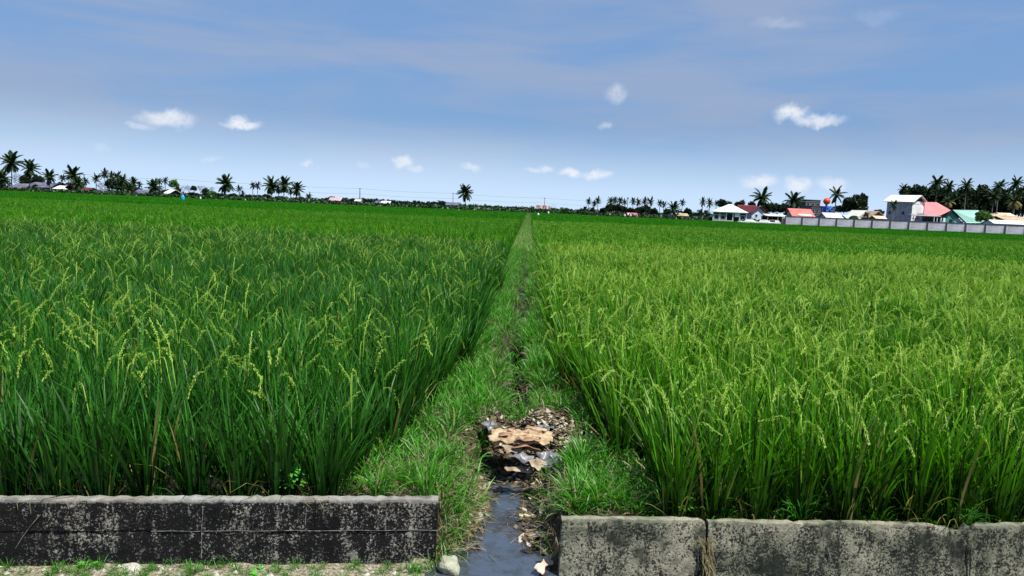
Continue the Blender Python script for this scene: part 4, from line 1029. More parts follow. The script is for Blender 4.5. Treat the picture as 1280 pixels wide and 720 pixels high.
for px, yt, w_, yb, Yd, lab in [(1137, 232, 24, 262, 212, 'grove tree above the right end of the white roof'), (1150, 230, 26, 262, 210, 'grove tree with lumpy crown above the pink roof'), (1167, 229, 30, 272, 214, 'tallest broadleaf tree of the grove'), (1183, 232, 34, 276, 208, 'grove tree behind the pink roof edge'),
        (1200, 234, 38, 276, 206, 'grove tree behind the mint roof'), (1222, 230, 46, 276, 210, 'widest dark grove tree right of the mint roof ridge'), (1240, 233, 36, 278, 204, 'grove tree above the green bush'), (1262, 233, 32, 278, 206, 'grove tree behind the brown roofs'), (1282, 230, 30, 280, 208, 'grove tree at the right photo edge'), (1145, 244, 26, 274, 206, 'low grove tree behind the two storey house')]:
    tree(px, yt - 1, w_ * 1.15, Yd, lab, 'dark', yb + 2, GD)
tree(1229.5, 262, 21, 152, 'bright green round bush beside the mint roof above the wall', 'green', 281, None, 'bush')
palm(1117, 256.5, 6, 163, 'small dark palm standing before the grey upper wall of the two storey house', group=None)
tree(1067, 269, 12, 156, 'small olive green bush behind the wall left of the pale roof', 'green', 276, None, 'bush')
tree(1083, 264, 8, 158, 'small dark tree against the pale roof', 'small', 274, None)

# undergrowth along the field margin
def under(name, pts_, dens, hmin, hmax, label, mat=UNDER, size=.45):
    rng = np.random.default_rng(int(abs(pts_[0][0]) * 10) + 5); V = []; T = []
    for (a, b_) in zip(pts_, pts_[1:]):
        L = math.dist(a, b_); n = int(L * dens)
        for i in range(n):
            t = rng.random(); x = a[0] + (b_[0]-a[0])*t; y = a[1] + (b_[1]-a[1])*t + rng.uniform(-1.2, 1.2)
            hh = (hmin + (hmax - hmin) * (.5 + .5 * mnoise.noise(Vector((x * .18, 0, 3))) + .25 * mnoise.noise(Vector((x * .7, 0, 3)))))
            p = np.array([x, y, hh * rng.random() ** .6]); u = rng.normal(0, 1, 3); u /= np.linalg.norm(u); w_ = np.cross(u, rng.normal(0, 1, 3)); w_ /= np.linalg.norm(w_)
            s = size * rng.uniform(.5, 1.2); V += [p - u*s, p + w_*s*.5, p + u*s, p - w_*s*.5]; T += [[rng.random(), rng.random(), 0, 1]] * 4
    V = np.array(V); V[:, 2] = np.maximum(V[:, 2], 0)
    me = to_mesh(name, [(V, np.arange(len(V)).reshape(-1, 4), np.array(T), 0)], [mat]); tag(obj(name, me), label, 'undergrowth', kind='stuff')
under('undergrowth', [(-185, 193), (-90, 192), (14, 193)], 45, .9, 2.1, 'dark rank growth along the far left margin of the rice')
under('undergrowth', [(14, 193), (15, 171), (52, 170)], 40, .8, 1.9, 'dark weeds along the far margin before the pavilion')
under('undergrowth', [(-300, 420), (0, 420), (220, 420)], 26, 1.0, 3.4, 'low blue green growth on the far horizon', size=.9)

# ------------------------------------------------------------------ buildings
def windows(parent, rects, y, m_frame=WHITE, m_pane=GLASS):
    """rects: (xc, zc, w, h) on the plane y (local, facing -y)"""
    for (xc, zc_, ww, hh) in rects:
        t_ = .09; mb = MB()
        mb.box(xc-ww/2, xc+ww/2, y-.06, y-.003, zc_+hh/2-t_, zc_+hh/2); mb.box(xc-ww/2, xc+ww/2, y-.06, y-.003, zc_-hh/2, zc_-hh/2+t_)
        mb.box(xc-ww/2, xc-ww/2+t_, y-.058, y-.004, zc_-hh/2+t_, zc_+hh/2-t_); mb.box(xc+ww/2-t_, xc+ww/2, y-.058, y-.004, zc_-hh/2+t_, zc_+hh/2-t_)
        w_ = mb.obj('window', m_frame, parent); MB().box(xc-ww/2+t_, xc+ww/2-t_, y-.03, y-.006, zc_-hh/2+t_, zc_+hh/2-t_).obj('pane', m_pane, w_)
def house(name, label, px0, px1, Y, yeave, yridge, depth, wallm, roofm, ridge='x', rz=0, over=.5, wins=0, door=False, cat='house', group=None, hip=False, wall2=None, gable_face=False):
    """front wall spans px0..px1 at distance Y, eave and ridge heights from photo rows"""
    pm = (px0 + px1) / 2; w_ = (px1 - px0) * Y / F / math.cos(rz); ze = at_y(pm, yeave, Y).z; zr = at_y(pm, yridge, Y + depth/2).z; x0 = at_y(pm, hz(pm), Y).x
    rt = empty(name, (x0, Y, 0), rz, label, cat, group); hw = w_/2
    mb = MB().box(-hw, hw, 0, depth, 0, ze)
    if not hip:
        if ridge == 'x':
            for s in (-hw, hw - .12): mb.add([(s,0,ze),(s,depth,ze),(s,depth/2,zr-.1),(s+.12,0,ze),(s+.12,depth,ze),(s+.12,depth/2,zr-.1)], [(0,2,1),(3,4,5),(0,1,4,3),(1,2,5,4),(2,0,3,5)])
        else:
            for s in (0, depth - .12): mb.add([(-hw,s,ze),(hw,s,ze),(0,s,zr-.1),(-hw,s+.12,ze),(hw,s+.12,ze),(0,s+.12,zr-.1)], [(0,1,2),(3,5,4),(1,0,3,4),(2,1,4,5),(0,2,5,3)])
    mb.obj('wall', wallm, rt)
    rb = MB(); o = over; k = o * (zr - ze) / (depth/2 if ridge == 'x' else hw)
    if hip:
        q = min(hw, depth/2) * .9; a, b_ = Vector((-hw + q if hw > depth/2 else 0, depth/2, zr)), Vector((hw - q if hw > depth/2 else 0, depth/2, zr)); k = .1
        c = [Vector((-hw-o, -o, ze-k)), Vector((hw+o, -o, ze-k)), Vector((hw+o, depth+o, ze-k)), Vector((-hw-o, depth+o, ze-k))]
        if (a - b_).length < .2:
            for i in range(4): rb.slab([c[i], c[(i+1) % 4], a], .12)
        else: rb.slab([c[0], c[1], b_, a], .12); rb.slab([c[2], c[3], a, b_], .12); rb.slab([c[1], c[2], b_], .12); rb.slab([c[3], c[0], a], .12)
    elif ridge == 'x':
        rb.slab([(-hw-o, -o, ze-k), (hw+o, -o, ze-k), (hw+o, depth/2, zr), (-hw-o, depth/2, zr)], -.1); rb.slab([(hw+o, depth+o, ze-k), (-hw-o, depth+o, ze-k), (-hw-o, depth/2, zr), (hw+o, depth/2, zr)], -.1)
    else:
        rb.slab([(-hw-o, depth+o, ze-k), (-hw-o, -o, ze-k), (0, -o, zr), (0, depth+o, zr)], -.1); rb.slab([(hw+o, -o, ze-k), (hw+o, depth+o, ze-k), (0, depth+o, zr), (0, -o, zr)], -.1)
    rb.obj('roof', roofm, rt)
    if wins: windows(rt, [(-hw + w_ * (i + .5) / wins, max(ze * .62, .9), min(.9, w_ / wins * .6), min(1.0, ze * .45)) for i in range(wins)], 0)
    if door: MB().box(-.45 + hw*.4, .45 + hw*.4, -.05, -.004, 0.02, min(2.0, ze * .9)).obj('door', DARKWALL, rt)
    return rt, hw, ze, zr

# pavilion with white hip roof
rt, hw, ze, zr = house('pavilion', 'open sided pavilion under a white hipped roof at the end of the wall', 893, 931, 166, 264.5, 255.3, 7.0, DARKWALL, WHITE_ROOF, hip=True, over=.45, rz=R(-14), cat='pavilion')  # solid near-black walls paint the shade seen in the openings
for i in range(6):
    x = -hw + 2*hw*i/5; MB().box(x-.09, x+.09, -.14, -.02, 0, ze-.12).obj('post', WHITE, rt)
MB().box(-hw, hw, -.13, -.03, ze-.34, ze-.14).obj('fascia', WHITE, rt); MB().box(-hw+.1, hw*.25, -.17, -.145, .75, .9).obj('rail', WHITE, rt)
MB().box(hw*.30, hw*.62, -.2, -.15, ze-1.1, ze-.25).obj('signboard', WHITE, rt)
windows(rt, [(-hw + 2*hw*(i+.5)/5, ze*.55, 1.0, 1.1) for i in (0, 1, 4)], -.0)
# dark red roofed house and its gabled wing
house('red_roofed_house', 'long house with dark red roof behind the pavilion', 928, 946, 180, 264, 257, 6, BLUEWALL, RED, wins=2)
rt, hw, ze, zr = house('gabled_house', 'pale blue gabled house with dark red roof and white edge, right of the pavilion', 938.5, 957, 173, 265, 258.8, 8, BLUEWALL, RED, ridge='y', over=.5, rz=R(22))
windows(rt, [(-.6, ze*.72, .8, .8)], 0)
# white flat canopy
p = at_y(970, 268.5, 163); rt = empty('canopy', (p.x, 163, 0), 0, 'flat white sheet canopy over a dark parking bay left of the long wall', 'canopy')
MB().slab([(-2.3,-1.6,p.z-.35),(2.3,-1.6,p.z-.35),(2.3,2.5,p.z+.05),(-2.3,2.5,p.z+.05)], -.08).obj('roof', WHITE_ROOF, rt)
for x in (-2.2, 0, 2.2):
    for y in (-1.45, 2.3): MB().box(x-.05, x+.05, y-.05, y+.05, 0, p.z-.32).obj('post', METAL, rt)
MB().box(-2.3, 2.3, 2.6, 2.7, 0, p.z-.3).obj('back_wall', DARKWALL, rt)
# cars
def car(px, Y, rz, label, L=4.0):
    p = at_y(px, hz(px), Y); rt = empty('parked_car', (p.x, Y, 0.02), rz, label, 'car', 'white cars parked by the pavilion'); hw = .82
    pr = [(-L/2,.35),(-L/2+.05,.78),(-L/2+.9,.92),(-L/2+1.35,1.36),(L/2-1.3,1.40),(L/2-.5,.98),(L/2-.04,.85),(L/2,.35)]
    def hull(pr, s): 
        k = len(pr); v = [(x, -s*(.86 if z > 1.2 else 1), z) for x, z in pr] + [(x, s*(.86 if z > 1.2 else 1), z) for x, z in pr]
        return v, [tuple(range(k)), tuple(range(2*k-1, k-1, -1))] + [(i, i+k, (i+1) % k + k, (i+1) % k) for i in range(k)]
    v, f = hull(pr, hw); obj('body', mesh('body', v, f, CARW), rt)
    for s in (-1, 1):
        y_ = s * (hw*.93 + .012); q = [(-L/2+1.15,y_,.98),(L/2-.85,y_,1.0),(L/2-1.35,s*(hw*.86+.014),1.32),(-L/2+1.45,s*(hw*.86+.014),1.30)]; MB().slab(q, .01*s).obj('side_window', GLASS, rt)
    MB().slab([(-L/2+.93,-hw*.8,.96),(-L/2+.93,hw*.8,.96),(-L/2+1.34,hw*.7,1.345),(-L/2+1.34,-hw*.7,1.345)], .02).obj('windscreen', GLASS, rt)
    for x in (-L/2+.75, L/2-.75):
        for s in (-1, 1):
            w_ = MB().tube([(x, s*(hw-.16), .32), (x, s*(hw+.02), .32)], .32, 14).obj('wheel', TYRE, rt); MB().tube([(x, s*(hw+.015), .32), (x, s*(hw+.035), .32)], .18, 10).obj('rim', METAL, w_)
    for s in (-1, 1): MB().box(-L/2-.012, -L/2+.02, s*.6-.15, s*.6+.15, .62, .74).obj('headlight', GLASS, rt)
for px, Yd, a, lab in [(934.5, 159, .25, 'leftmost white car below the pavilion roof end'), (953, 158.5, .15, 'white car before the pale blue gabled house'), (967.5, 159, .9, 'white car at the end of the long wall under the canopy')]:
    car(px, Yd, a, lab)
# salmon roof
house('salmon_roofed_house', 'house with salmon red roof just behind the left end of the long wall', 993, 1015, 163, 270.5, 261.5, 6, GREYWALL, SALMON, over=.6)
p = at_y(1007, 269.3, 158); rt = empty('awning', (p.x, 158, 0), 0, 'white sheet awning below the salmon roof', 'awning'); MB().slab([(-1.4,-.5,p.z-.1),(1.4,-.5,p.z-.1),(1.3,1.0,p.z+.25),(-1.3,1.0,p.z+.25)], -.06).obj('sheet', WHITE_ROOF, rt)
for x in (-1.3, 1.3): MB().box(x-.04, x+.04, -.4, -.32, 0, p.z-.08).obj('post', METAL, rt)
# dark concrete blocks
def block(label, px0, px1, ytop, Y, depth, m, rows, cols, rz=0, name='concrete_building'):
    pm = (px0+px1)/2; w_ = (px1-px0)*Y/F; zt = at_y(pm, ytop, Y).z; rt = empty(name, (at_y(pm, hz(pm), Y).x, Y, 0), rz, label, 'building'); hw = w_/2
    MB().box(-hw, hw, 0, depth, 0, zt-.15).obj('wall', m, rt); MB().box(-hw-.15, hw+.15, -.15, depth+.15, zt-.147, zt).obj('roof_slab', CONC, rt)
    nrow = rows; sill = 1.9; hh = (zt - .5 - sill) / nrow
    windows(rt, [(-hw + w_*(c+.5)/cols, sill + hh*(r_+.5), w_/cols*.62, hh*.5) for r_ in range(nrow) for c in range(cols)], 0, m_frame=CONC2)
    for r_ in range(1, nrow + 1): MB().box(-hw-.05, hw+.05, -.1, -.004, sill+hh*r_-.12, sill+hh*r_).obj('floor_band', CONC2, rt)
    return rt
block('tall dark grey concrete tower block behind the salmon roof', 1005, 1024, 249.5, 196, 6, CONC, 3, 3, R(8))
block('wide lower grey concrete building right of the tall dark block', 1013.5, 1042, 257.5, 184, 6, CONC, 2, 6)
# blue tower and red ball
p = at_y(1034, 258, 176); rt = empty('blue_tower', (p.x, 176, 0), .3, 'blue braced tower standing behind the wall under the red ball', 'tower'); s = .85
for a in (-1, 1):
    for b_ in (-1, 1): MB().box(a*s-.09, a*s+.09, b_*s-.09, b_*s+.09, 0, p.z).obj('leg', BLUE, rt)
for q in range(4):
    z0, z1 = p.z*q/4+.1, p.z*(q+1)/4-.05; MB().box(-s, s, -s+.1, s-.1, z1-.3, z1-.02).obj('platform', BLUE, rt)
    for y_ in (-s-.02, s+.02):
        mb = MB(); mb.tube([(-s, y_, z0), (s, y_, z1)], .07, 5); mb.tube([(s, y_*1.06, z0), (-s, y_*1.06, z1)], .07, 5); mb.obj('brace', BLUE2, rt)
MB().box(-s*.8, s*.8, -s*.6, s*.6, .2, p.z-.4).obj('tank', BLUE, rt)
import bmesh
bm = bmesh.new(); bmesh.ops.create_uvsphere(bm, u_segments=24, v_segments=16, radius=.80); me = bpy.data.meshes.new('red_ball'); bm.to_mesh(me); bm.free(); me.materials.append(ORANGE)
me.polygons.foreach_set('use_smooth', [True]*len(me.polygons)); pb = at_y(1033.5, 251.6, 176)
ball = empty('ball_tank', (pb.x, 176, p.z), 0, 'large orange red ball on a short neck above the blue tower', 'ball'); obj('ball', me, ball, (0, 0, pb.z - p.z))
MB().tube([(0,0,0), (0,0,pb.z-p.z-.7)], [.3, .2], 10).obj('neck', BLUE, ball)
# small roofs behind the wall
house('white_roofed_shed', 'shed with white sloping roof right of the blue tower', 1034, 1052, 157, 272.5, 266.8, 5, GREYWALL, WHITE_ROOF, over=.3, cat='shed')
house('small_white_shed', 'small white roofed shed between the round tree and the pale roof', 1059, 1071, 157, 273.5, 270, 4, GREYWALL, WHITE_ROOF, over=.2, cat='shed')
house('pale_roofed_house', 'low house with wide cream white roof left of the market stalls', 1073, 1089, 168, 272.5, 263.5, 3.5, PALEWALL, pbr('cream roof', (.74,.74,.64), (.66,.66,.58), .6), ridge='y', over=.6, rz=R(20))
house('brown_gabled_stall', 'small stall with brown gable between pale roof and two storey house', 1089, 1104, 161, 271, 264.5, 5, OCHRE, BROWN, ridge='y', over=.3, cat='stall')
house('orange_stall', 'low orange and white market stall behind the wall', 1095, 1107, 156, 273.5, 270.5, 3, OCHRE, pbr('striped awning', (.55,.28,.16), (.7,.62,.5), 2.2), over=.2, cat='stall')
# two storey house
Yh = 171; pm = 1124; w_ = (1139-1109)*Yh/F; ze = at_y(1124, 251, Yh).z; zr = at_y(1124, 244.0, Yh+2.2).z
rt = empty('two_storey_house', (at_y(1124, 260, Yh).x, Yh, 0), R(-48), 'two storey house with white roof, boarded front greyed by painted shade and bright white side', 'house'); hw = 2.75; D = 6.6
MB().box(-hw, hw, 0, .15, 2.5, ze).obj('front_wall', GREYWALL, rt); MB().box(hw-.15, hw, .15, D, 2.5, ze).obj('side_wall', WHITE, rt)  # front's shade is put into its grey, lit side kept white
MB().box(-hw, -hw+.15, .15, D, 2.5, ze).obj('side_wall', GREYWALL, rt); MB().box(-hw+.15, hw-.15, D-.15, D, 2.5, ze).obj('back_wall', GREYWALL, rt)
MB().box(-hw+.3, hw-.3, .4, D-.4, 0, 2.35).obj('lower_storey', pbr('blue grey lower wall', (.07,.09,.13), (.13,.15,.2), 1.), rt); MB().box(-hw-.1, hw+.1, -.1, D+.1, 2.352, 2.497).obj('floor_slab', CONC2, rt)
for s in (-hw, hw-.12): MB().add([(s,0,ze),(s,D,ze),(s,D/2,zr-.1),(s+.12,0,ze),(s+.12,D,ze),(s+.12,D/2,zr-.1)], [(0,2,1),(3,4,5),(0,1,4,3),(1,2,5,4),(2,0,3,5)]).obj('gable', DARKWALL, rt)
k = .7*(zr-ze)/(D/2); MB().slab([(-hw-.7,-.7,ze-k),(hw+.6,-.7,ze-k),(hw+.6,D/2,zr),(-hw-.7,D/2,zr)], -.1).slab([(hw+.6,D+.7,ze-k),(-hw-.7,D+.7,ze-k),(-hw-.7,D/2,zr),(hw+.6,D/2,zr)], -.1).obj('roof', WHITE_ROOF, rt)
windows(rt, [(-hw*.72, 4.2, .7, .9), (hw*.35, 4.2, .8, .9)], 0, m_frame=GREYWALL)
for j, zz in enumerate((ze-.7, 3.0)):                       # small vents in two rows on the white side
    for i in range(5): MB().box(hw+.004, hw+.03, .6+i*.9, .85+i*.9, zz, zz+.22).obj('vent', DARKWALL, rt)
for i in range(9): x = -hw + 2*hw*(i+.5)/9; MB().box(x-.03, x+.03, -.03, -.003, 2.55, ze-.3).obj('batten', GREYWALL, rt)
MB().box(-hw*.25, hw*.5, -1.0, .3, 1.5, 1.75).obj('canopy', SALMON, rt)
# pink roofed house
Yp = 167; A_ = at_y(1156, 252.6, Yp+3); B_ = at_y(1171, 252.9, Yp+3); C1 = at_y(1155, 268, Yp-1.2); D1 = at_y(1182, 270, Yp-1.2); E1 = at_y(1188, 262.5, Yp+.5)
rt = empty('pink_roofed_house', (A_.x, Yp, 0), 0, 'house with sweeping pink roof between the two storey house and the mint roof', 'house'); o_ = Vector((A_.x, Yp, 0))
MB().slab([C1-o_, D1-o_, (D1*.45+E1*.55)-o_, E1-o_, (B_+Vector((1.1,0,-.85)))-o_, B_-o_, A_-o_], .1).obj('roof', PINK, rt)
MB().slab([A_-o_, B_-o_, B_-o_+Vector((2.4,4,-2.6)), A_-o_+Vector((2.3,4,-2.6))], .1).obj('rear_roof', PINK, rt)
MB().box(.2, D1.x-o_.x-.3, 0.1, 4.0, 0, D1.z+.1).obj('wall', DARKWALL, rt)
for i in range(4): x = .3 + i*(D1.x-o_.x-.6)/3; MB().box(x-.06, x+.06, -1.05, -.93, 0, D1.z-.05).obj('post', WHITE, rt)
windows(rt, [(1.3, 2.2, 1.0, .8), (3.0, 2.2, .8, .8)], 0.1)
p = at_y(1157, 269.2, 163); rt = empty('veranda_roof', (p.x, 163, 0), 0, 'thin grey veranda roof below the white side wall', 'veranda roof'); MB().slab([(-3.0,-.8,p.z-.2),(3.0,-.8,p.z-.2),(3.0,1.2,p.z+.1),(-3.0,1.2,p.z+.1)], -.07).obj('sheet', CONC2, rt)
for x in (-2.9, -.9, 1.1, 2.9): MB().box(x-.05, x+.05, -.7, -.6, 0, p.z-.2).obj('post', DARKWALL, rt)
p = at_y(1149, 274, 160); rt = empty('white_van', (p.x, 160, 0.02), 0, 'white van parked under the thin grey veranda roof', 'van')
MB().box(-1.5, 1.5, -.8, .8, .35, 1.95).obj('body', CARW, rt); MB().box(-1.3, 1.3, -.83, -.804, 1.2, 1.7).obj('side_window', GLASS, rt)
for x in (-1, 1):
    for s in (-.7, .7): MB().tube([(x, s-.1, .33), (x, s+.13, .33)], .33, 12).obj('wheel', TYRE, rt)
# mint roofed house: gable end with dark barge boards, long slope to the right
Yg = 160; ap = at_y(1190, 262.2, Yg); e0 = at_y(1181.5, 272, Yg); e1 = at_y(1207, 278.5, Yg); r1 = at_y(1223.5, 262.8, Yg+3); q1 = at_y(1236, 279, Yg+1.0)
rt = empty('green_house', (ap.x, Yg, 0), 0, 'green house with mint roof and dark gable edge', 'house'); o_ = Vector((ap.x, Yg, 0))
MB().slab([e1-o_, q1-o_, r1-o_, ap-o_], .1).obj('roof', MINT, rt); e0b = e0 + Vector((3.2, 5, 0)); MB().slab([ap-o_, r1-o_, r1-o_+Vector((-1.4,3.5,-1.7)), e0-o_+Vector((.2,4,0))], .1).obj('rear_roof', MINT, rt)
g0, g1, g2 = e0-o_+Vector((.35,.25,0)), e1-o_+Vector((-.4,.25,0)), ap-o_+Vector((0,.25,-.3))
MB().slab([(g0.x, g0.y, 0), (g1.x, g1.y, 0), tuple(g1), tuple(g2), tuple(g0)], .15).obj('gable_wall', GREENWALL, rt)
for a, b_ in ((ap, e0), (ap, e1)): d = b_-a; MB().tube([a-o_+Vector((0,-.03,-.05)), b_-o_+Vector((0,-.03,-.05))], .16, 5).obj('barge_board', DARKWALL, rt)
windows(rt, [(0.15, g0.z*.75, .7, 1.1)], g0.y-.0, m_frame=DARKWALL); MB().box(.9, 2.1, g0.y-.04, g0.y-.004, .9, g0.z*.95).obj('panel', MINT, rt)
# brown roofs and white fence at the right edge
house('brown_roofed_shed', 'shed with low tan brown roof right of the green bush', 1240, 1262, 163, 274, 268, 6, OCHRE, BROWN, over=.6, cat='shed')
house('tan_roofed_shed', 'long shed with tan roof at the right photo edge', 1258, 1290, 160, 276, 271.5, 6, DARKWALL, BROWN, over=.6, cat='shed')
house('small_tan_shed', 'small shed with pale ridge rising behind the tan roofs', 1252, 1266, 168, 270, 266.8, 4, OCHRE, pbr('pale tan roof', (.6,.55,.42), (.45,.4,.3), 1), over=.3, cat='shed')
house('white_roof_lean_to', 'long low lean-to with white roof along the right end of the wall', 1243, 1292, 153, 280.5, 276.3, 4, PALEWALL, WHITE_ROOF, over=.2, cat='lean-to')
# left houses
GH = 'small houses under the left palms'
house('lilac_roofed_house', 'long low house with lilac grey roof at the far left', 14, 33, 222, 234, 229.5, 7, DARKWALL, LILAC, over=.6, wins=3, group=GH)
house('lilac_gabled_house', 'lilac grey house with small gable right of the long low one', 36, 62, 226, 233.5, 228.2, 7, LILAC, LILAC, over=.6, wins=3, group=GH)
house('white_roofed_house', 'low shed with bright white roof left of the palm with yellow fronds', 68, 83, 216, 236, 232.3, 6, DARKWALL, WHITE_ROOF, over=.5, group=GH)
house('dull_red_house', 'small house with dull red roof right of the palm with yellow fronds', 101, 110, 222, 238, 234.6, 5, DARKWALL, pbr('dull red', (.10,.02,.03), (.06,.018,.02), 1), over=.4, group=GH)
house('grey_row_house', 'grey low house under the dense left clump', 113, 128, 225, 240, 236.5, 6, GREYWALL, LILAC, over=.4, group=GH)
house('blue_grey_house', 'blue grey low house between the dense clump and spreading palm', 168, 183, 222, 242, 237, 6, GREYWALL, LILAC, over=.4, wins=2, group=GH)
house('white_sloped_house', 'house with bright white sloping roof right of the low spreading palm', 204, 210.5, 206, 242, 237, 5, DARKWALL, WHITE_ROOF, over=.4, rz=R(-20), group=GH)
# middle houses
GM = 'tiny houses on the middle horizon'
house('pinkish_hut', 'dark hut with pinkish grey roof at the left end of the first tree bank', 412, 424.5, 300, 250.5, 247, 6, DARKWALL, pbr('pinkish roof', (.42,.30,.33), (.3,.22,.25), .8), over=.5, group=GM)
house('tiny_white_house', 'tiny white roofed house at the foot of the tall pole', 443.5, 450, 330, 251.5, 249.5, 5, PALEWALL, WHITE_ROOF, over=.3, group=GM)
house('tiny_gable_house', 'tiny lilac roofed house left of the long white roof', 469, 475, 330, 253.5, 251.3, 5, PALEWALL, LILAC, over=.3, group=GM)
house('long_white_house', 'long white roofed house in the first tree bank', 477, 486.5, 325, 254, 251.5, 5, DARKWALL, WHITE_ROOF, over=.4, group=GM)
house('grey_canopy_house', 'flat grey roofed house right of the last dark bank', 558.5, 573, 320, 256, 253, 6, GREYWALL, LILAC, over=.6, group=GM)
house('dark_gable_hut', 'dark gabled hut left of the lone middle palm', 570, 580, 290, 260.2, 255.3, 6, PALEWALL, DARKWALL, ridge='y', over=.7, group=GM)
# right-middle huts
house('pink_roofed_shack', 'shack with dull pink roof below the bare mast trunk', 786, 796, 260, 270, 266.3, 5, OCHRE, pbr('dull pink roof', (.40,.12,.17), (.28,.1,.16), 1), over=.4, cat='shack')
house('ochre_shack', 'ochre and brown shack right of the low wide palm', 847.5, 859.5, 178, 269.8, 267.2, 4, OCHRE, BROWN, over=.3, door=True, cat='shack')
house('grey_hut', 'grey hut with lilac roof between ochre shack and white fence', 840, 852, 210, 268.5, 265.8, 5, GREYWALL, LILAC, over=.3, cat='hut')
# long low boundary walls and fences
def fence(name, label, px0, px1, Y0, Y1_, yt0, yt1, n, m, mpost, cat, cap=True, postw=.28, th=.12):
    rt = None; P0 = at_y(px0, yt0, Y0); P1 = at_y(px1, yt1, Y1_); rt = empty(name, (P0.x, P0.y, 0), 0, label, cat); o_ = Vector((P0.x, P0.y, 0))
    me = []; H = (P0.z + P1.z) / 2; d = Vector((P1.x-P0.x, P1.y-P0.y, 0)); L = d.length; an = math.atan2(d.y, d.x); u = L / n; d.normalize()
    pan = MB().box(postw/2, u-postw/2, -th/2, th/2, 0, H-.12).mesh('panel', m); pst = MB().box(-postw/2+.002, postw/2-.002, -th/2-.06, th/2+.06, 0, H).mesh('post', mpost); cp = MB().box(postw/2, u-postw/2, -th/2-.05, th/2+.05, H-.118, H-.005).mesh('coping', mpost)
    for i in range(n + 1):
        q = d * (u * i); sc = 1.0
        obj('post', pst, rt, q, (0, 0, an))
        if i < n:
            obj('panel', pan, rt, q, (0, 0, an))
            if cap: obj('coping', cp, rt, q, (0, 0, an))
    return rt
PANELM = pbr('stained wall panels', (0.66, 0.64, 0.66), (0.30, 0.29, 0.31), 0.55, .95, lo=.42, hi=.72, detail=7)
DARKPOST = pbr('dark wall posts', (0.05, 0.05, 0.055), (0.09, 0.09, 0.1), 2, .9)
fence('boundary_wall', 'long stained grey panel wall with dark posts in front of the village', 982, 1308, 158, 143, 270, 282.6, 14, PANELM, DARKPOST, 'wall')
fence('white_fence', 'low white fence left of the pavilion', 862, 886, 175, 172, 271.3, 271.9, 6, WHITE, WHITE, 'fence', cap=False, postw=.12, th=.06)
fence('far_wall', 'long pale low wall behind the row of three big palms', 338, 409, 270, 285, 249.2, 252.2, 10, pbr('pale far wall', (.34,.33,.38), (.24,.23,.28), .5), CONC2, 'wall', cap=False)
fence('far_wall', 'long pale low wall right of the lone middle palm', 590, 664, 350, 352, 258.6, 261.6, 14, pbr('grey far wall', (.32,.33,.38), (.15,.15,.2), .4), CONC2, 'wall', cap=False)

# field hut with rusty roof
Yq = 240; c = at_y(678, 262, Yq); ze, zr = at_y(678, 261, Yq).z, at_y(678, 256.8, Yq).z
rt = empty('field_hut', (c.x, Yq, 0), 0, 'open field hut with rusty red sheet roof on the middle horizon', 'hut')
for a, b_ in ((-1, 0), (1, 0), (-1, 2.6), (1, 2.6)): MB().box(a*2.3-.07, a*2.3+.07, b_-.07, b_+.07, 0, ze).obj('post', DARKWALL, rt)
for s in (0, 1):
    y0, y1 = (-.5, 1.3) if s == 0 else (3.1, 1.3)
    for i in range(8):
        x0, x1 = -2.6 + i*.65, -2.6 + (i+1)*.65 - .03; MB().slab([(x0, y0, ze-.1), (x1, y0, ze-.1), (x1, y1, zr), (x0, y1, zr)], -.05 if s == 0 else .05).obj('roof_sheet', RUST if i % 3 else CONC2, rt)
MB().box(-2.2, 2.2, .1, 2.5, .6, .75).obj('platform', DARKWALL, rt); MB().box(-2.2, -.3, .1, .2, .75, ze-.2).obj('screen', DARKWALL, rt); MB().box(-.2, 1.4, -.1, 0, .6, 1.35).obj('white_panel', WHITE, rt)
mb = MB(); cc = at_y(692, 259, 245); hh = at_y(692, 256.2, 245).z
mb.tube([(-.7, 0, hh*.8), (-.6, 0, hh*.93), (-.2, 0, hh), (.3, 0, hh*.98), (.65, 0, hh*.9), (.6, 0, hh*.4), (.6, 0, 0)], .06, 6); tag(mb.obj('arch_frame', METAL, loc=(cc.x, 245, 0)), 'thin curved grey frame standing right of the field hut', 'frame')

# power line
def pole_at(px, ytop, Y): return at_y(px, ytop, Y)
PO = [(105, 217.5, 290, 0), (220, 223.5, 305, 0), (335, 229.4, 320, 0), (450, 235.2, 338, 1), (566.5, 241.3, 352, 2), (681, 247.2, 366, 3), (800, 253, 380, 0)]
tops = []
PL = {0: None, 1: 'tall pale utility pole above the first tree bank', 2: 'slim utility pole left of the lone middle palm', 3: 'utility pole rising behind the field hut'}
HID = ['far utility pole at the dense left clump', 'far utility pole near the round green tree', 'far utility pole behind the row of three big palms', 'far utility pole among the right far palms']; hi_ = 0
for (px, yt, Yd, k) in PO:
    p = pole_at(px, yt, Yd); tops.append(p)
    lab = PL[k] or HID[hi_]
    if not PL[k]: hi_ += 1
    rt = empty('utility_pole', (p.x, Yd, 0), 0, lab, 'pole', 'utility poles along the far road'); r0 = .30 if k == 1 else .2
    MB().tube([(0,0,0), (0,0,p.z)], [r0, r0*.7], 8).obj('shaft', CONC2 if k else WIRE, rt)
    MB().box(-.55, .55, -.06, .06, p.z-.35, p.z-.2).obj('crossarm', METAL, rt)
    for x in (-.45, .45): MB().tube([(x, 0, p.z-.197), (x, 0, p.z+.02)], .06, 6).obj('insulator', WIRE, rt)
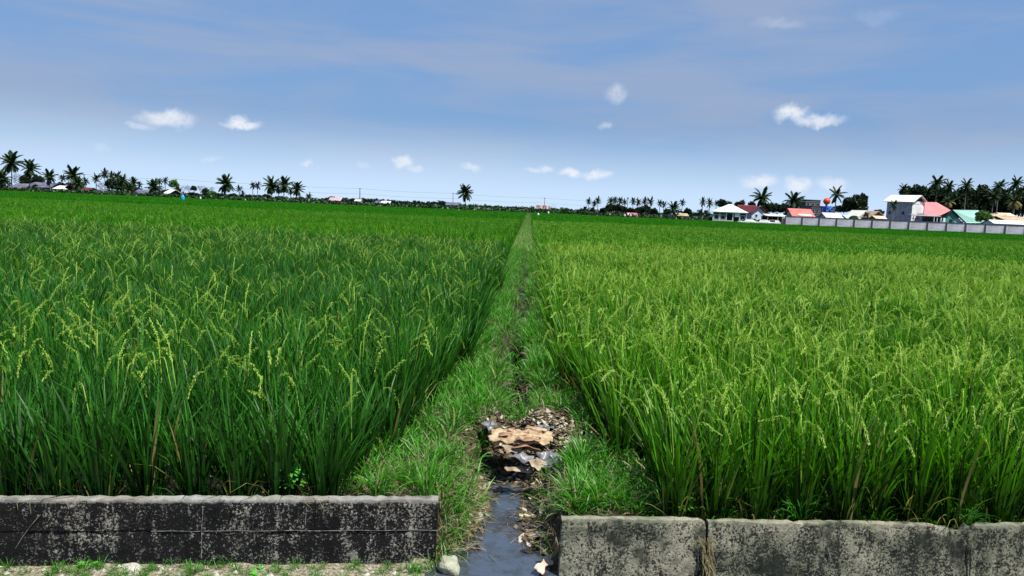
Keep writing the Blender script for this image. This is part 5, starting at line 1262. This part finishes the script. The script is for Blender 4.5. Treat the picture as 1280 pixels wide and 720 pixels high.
for j, (dz, lab) in enumerate(((0.0, 'upper power line wire crossing the sky over the far trees'), (-2.4, 'lower power line wire hung below the upper one'))):
    mb = MB()
    for a, b_ in zip(tops, tops[1:]):
        pp = []
        for i in range(13): t_ = i/12; q = a.lerp(b_, t_); pp.append((q.x, q.y - .2, q.z + dz - .10 - .45*4*t_*(1-t_)))
        mb.tube(pp, .035, 4)
    tag(mb.obj('power_wire', WIRE), lab, 'wire', 'wires of the far power line')

# blue sheet and white bags on sticks in the field
def scare(px, ytop, ybot, Y, wpx, m, label, name, cat):
    a, b_ = at_y(px, ytop, Y), at_y(px, ybot, Y); rt = empty(name, (a.x, Y, 0), 0, label, cat, None); w_ = wpx*Y/F; h_ = a.z-b_.z
    MB().tube([(0,0,0), (.05,0,a.z+.1)], .03, 6).obj('stake', BARK, rt)
    v = []; f = []; n = 14; rows = 9
    for j in range(rows):
        t_ = j/(rows-1); r = w_/2*(math.sin(math.pi*(.10+.80*t_))**.7)
        for i in range(n):
            an = 2*math.pi*i/n; k = 1 + .18*math.sin(5*an+j*.4); v.append((r*k*math.cos(an) + .12*w_*(1-t_) , r*k*.7*math.sin(an), b_.z + h_*(t_)))
    for j in range(rows-1):
        for i in range(n): f.append((j*n+i, j*n+(i+1) % n, (j+1)*n+(i+1) % n, (j+1)*n+i))
    f.append(tuple(range(n-1, -1, -1))); f.append(tuple((rows-1)*n+i for i in range(n)))
    obj('sheet', mesh('sheet', v, f, m, smooth=True), rt)
scare(228.3, 243.5, 251.5, 120, 4.4, CYAN, 'tall bright blue plastic sheet gathered on a stake in the left field', 'blue_sheet', 'plastic sheet')
for px, a, b_, Yd, wv, lab in [(250.5, 246, 249.2, 165, 1.9, 'small white bag on a stick right of the blue sheet'), (573, 262.2, 264.4, 165, 1.8, 'small white bag on a stick below the dark gabled hut'), (672.8, 266.5, 269.6, 120, 2.2, 'white bag on a stick left before the field hut'),
        (685.5, 264.5, 267.3, 140, 2.0, 'white bag on a stick right before the field hut'), (781, 267.8, 271, 170, 1.9, 'left one of three white bags below the pink roofed shack'), (785, 266.5, 270, 171, 2.0, 'middle one of three white bags below the pink roofed shack'), (788.4, 268, 270.6, 170, 1.9, 'right one of three white bags below the pink roofed shack')]:
    scare(px, a, b_, Yd, wv, WHITE, lab, 'white_bag', 'plastic bag')
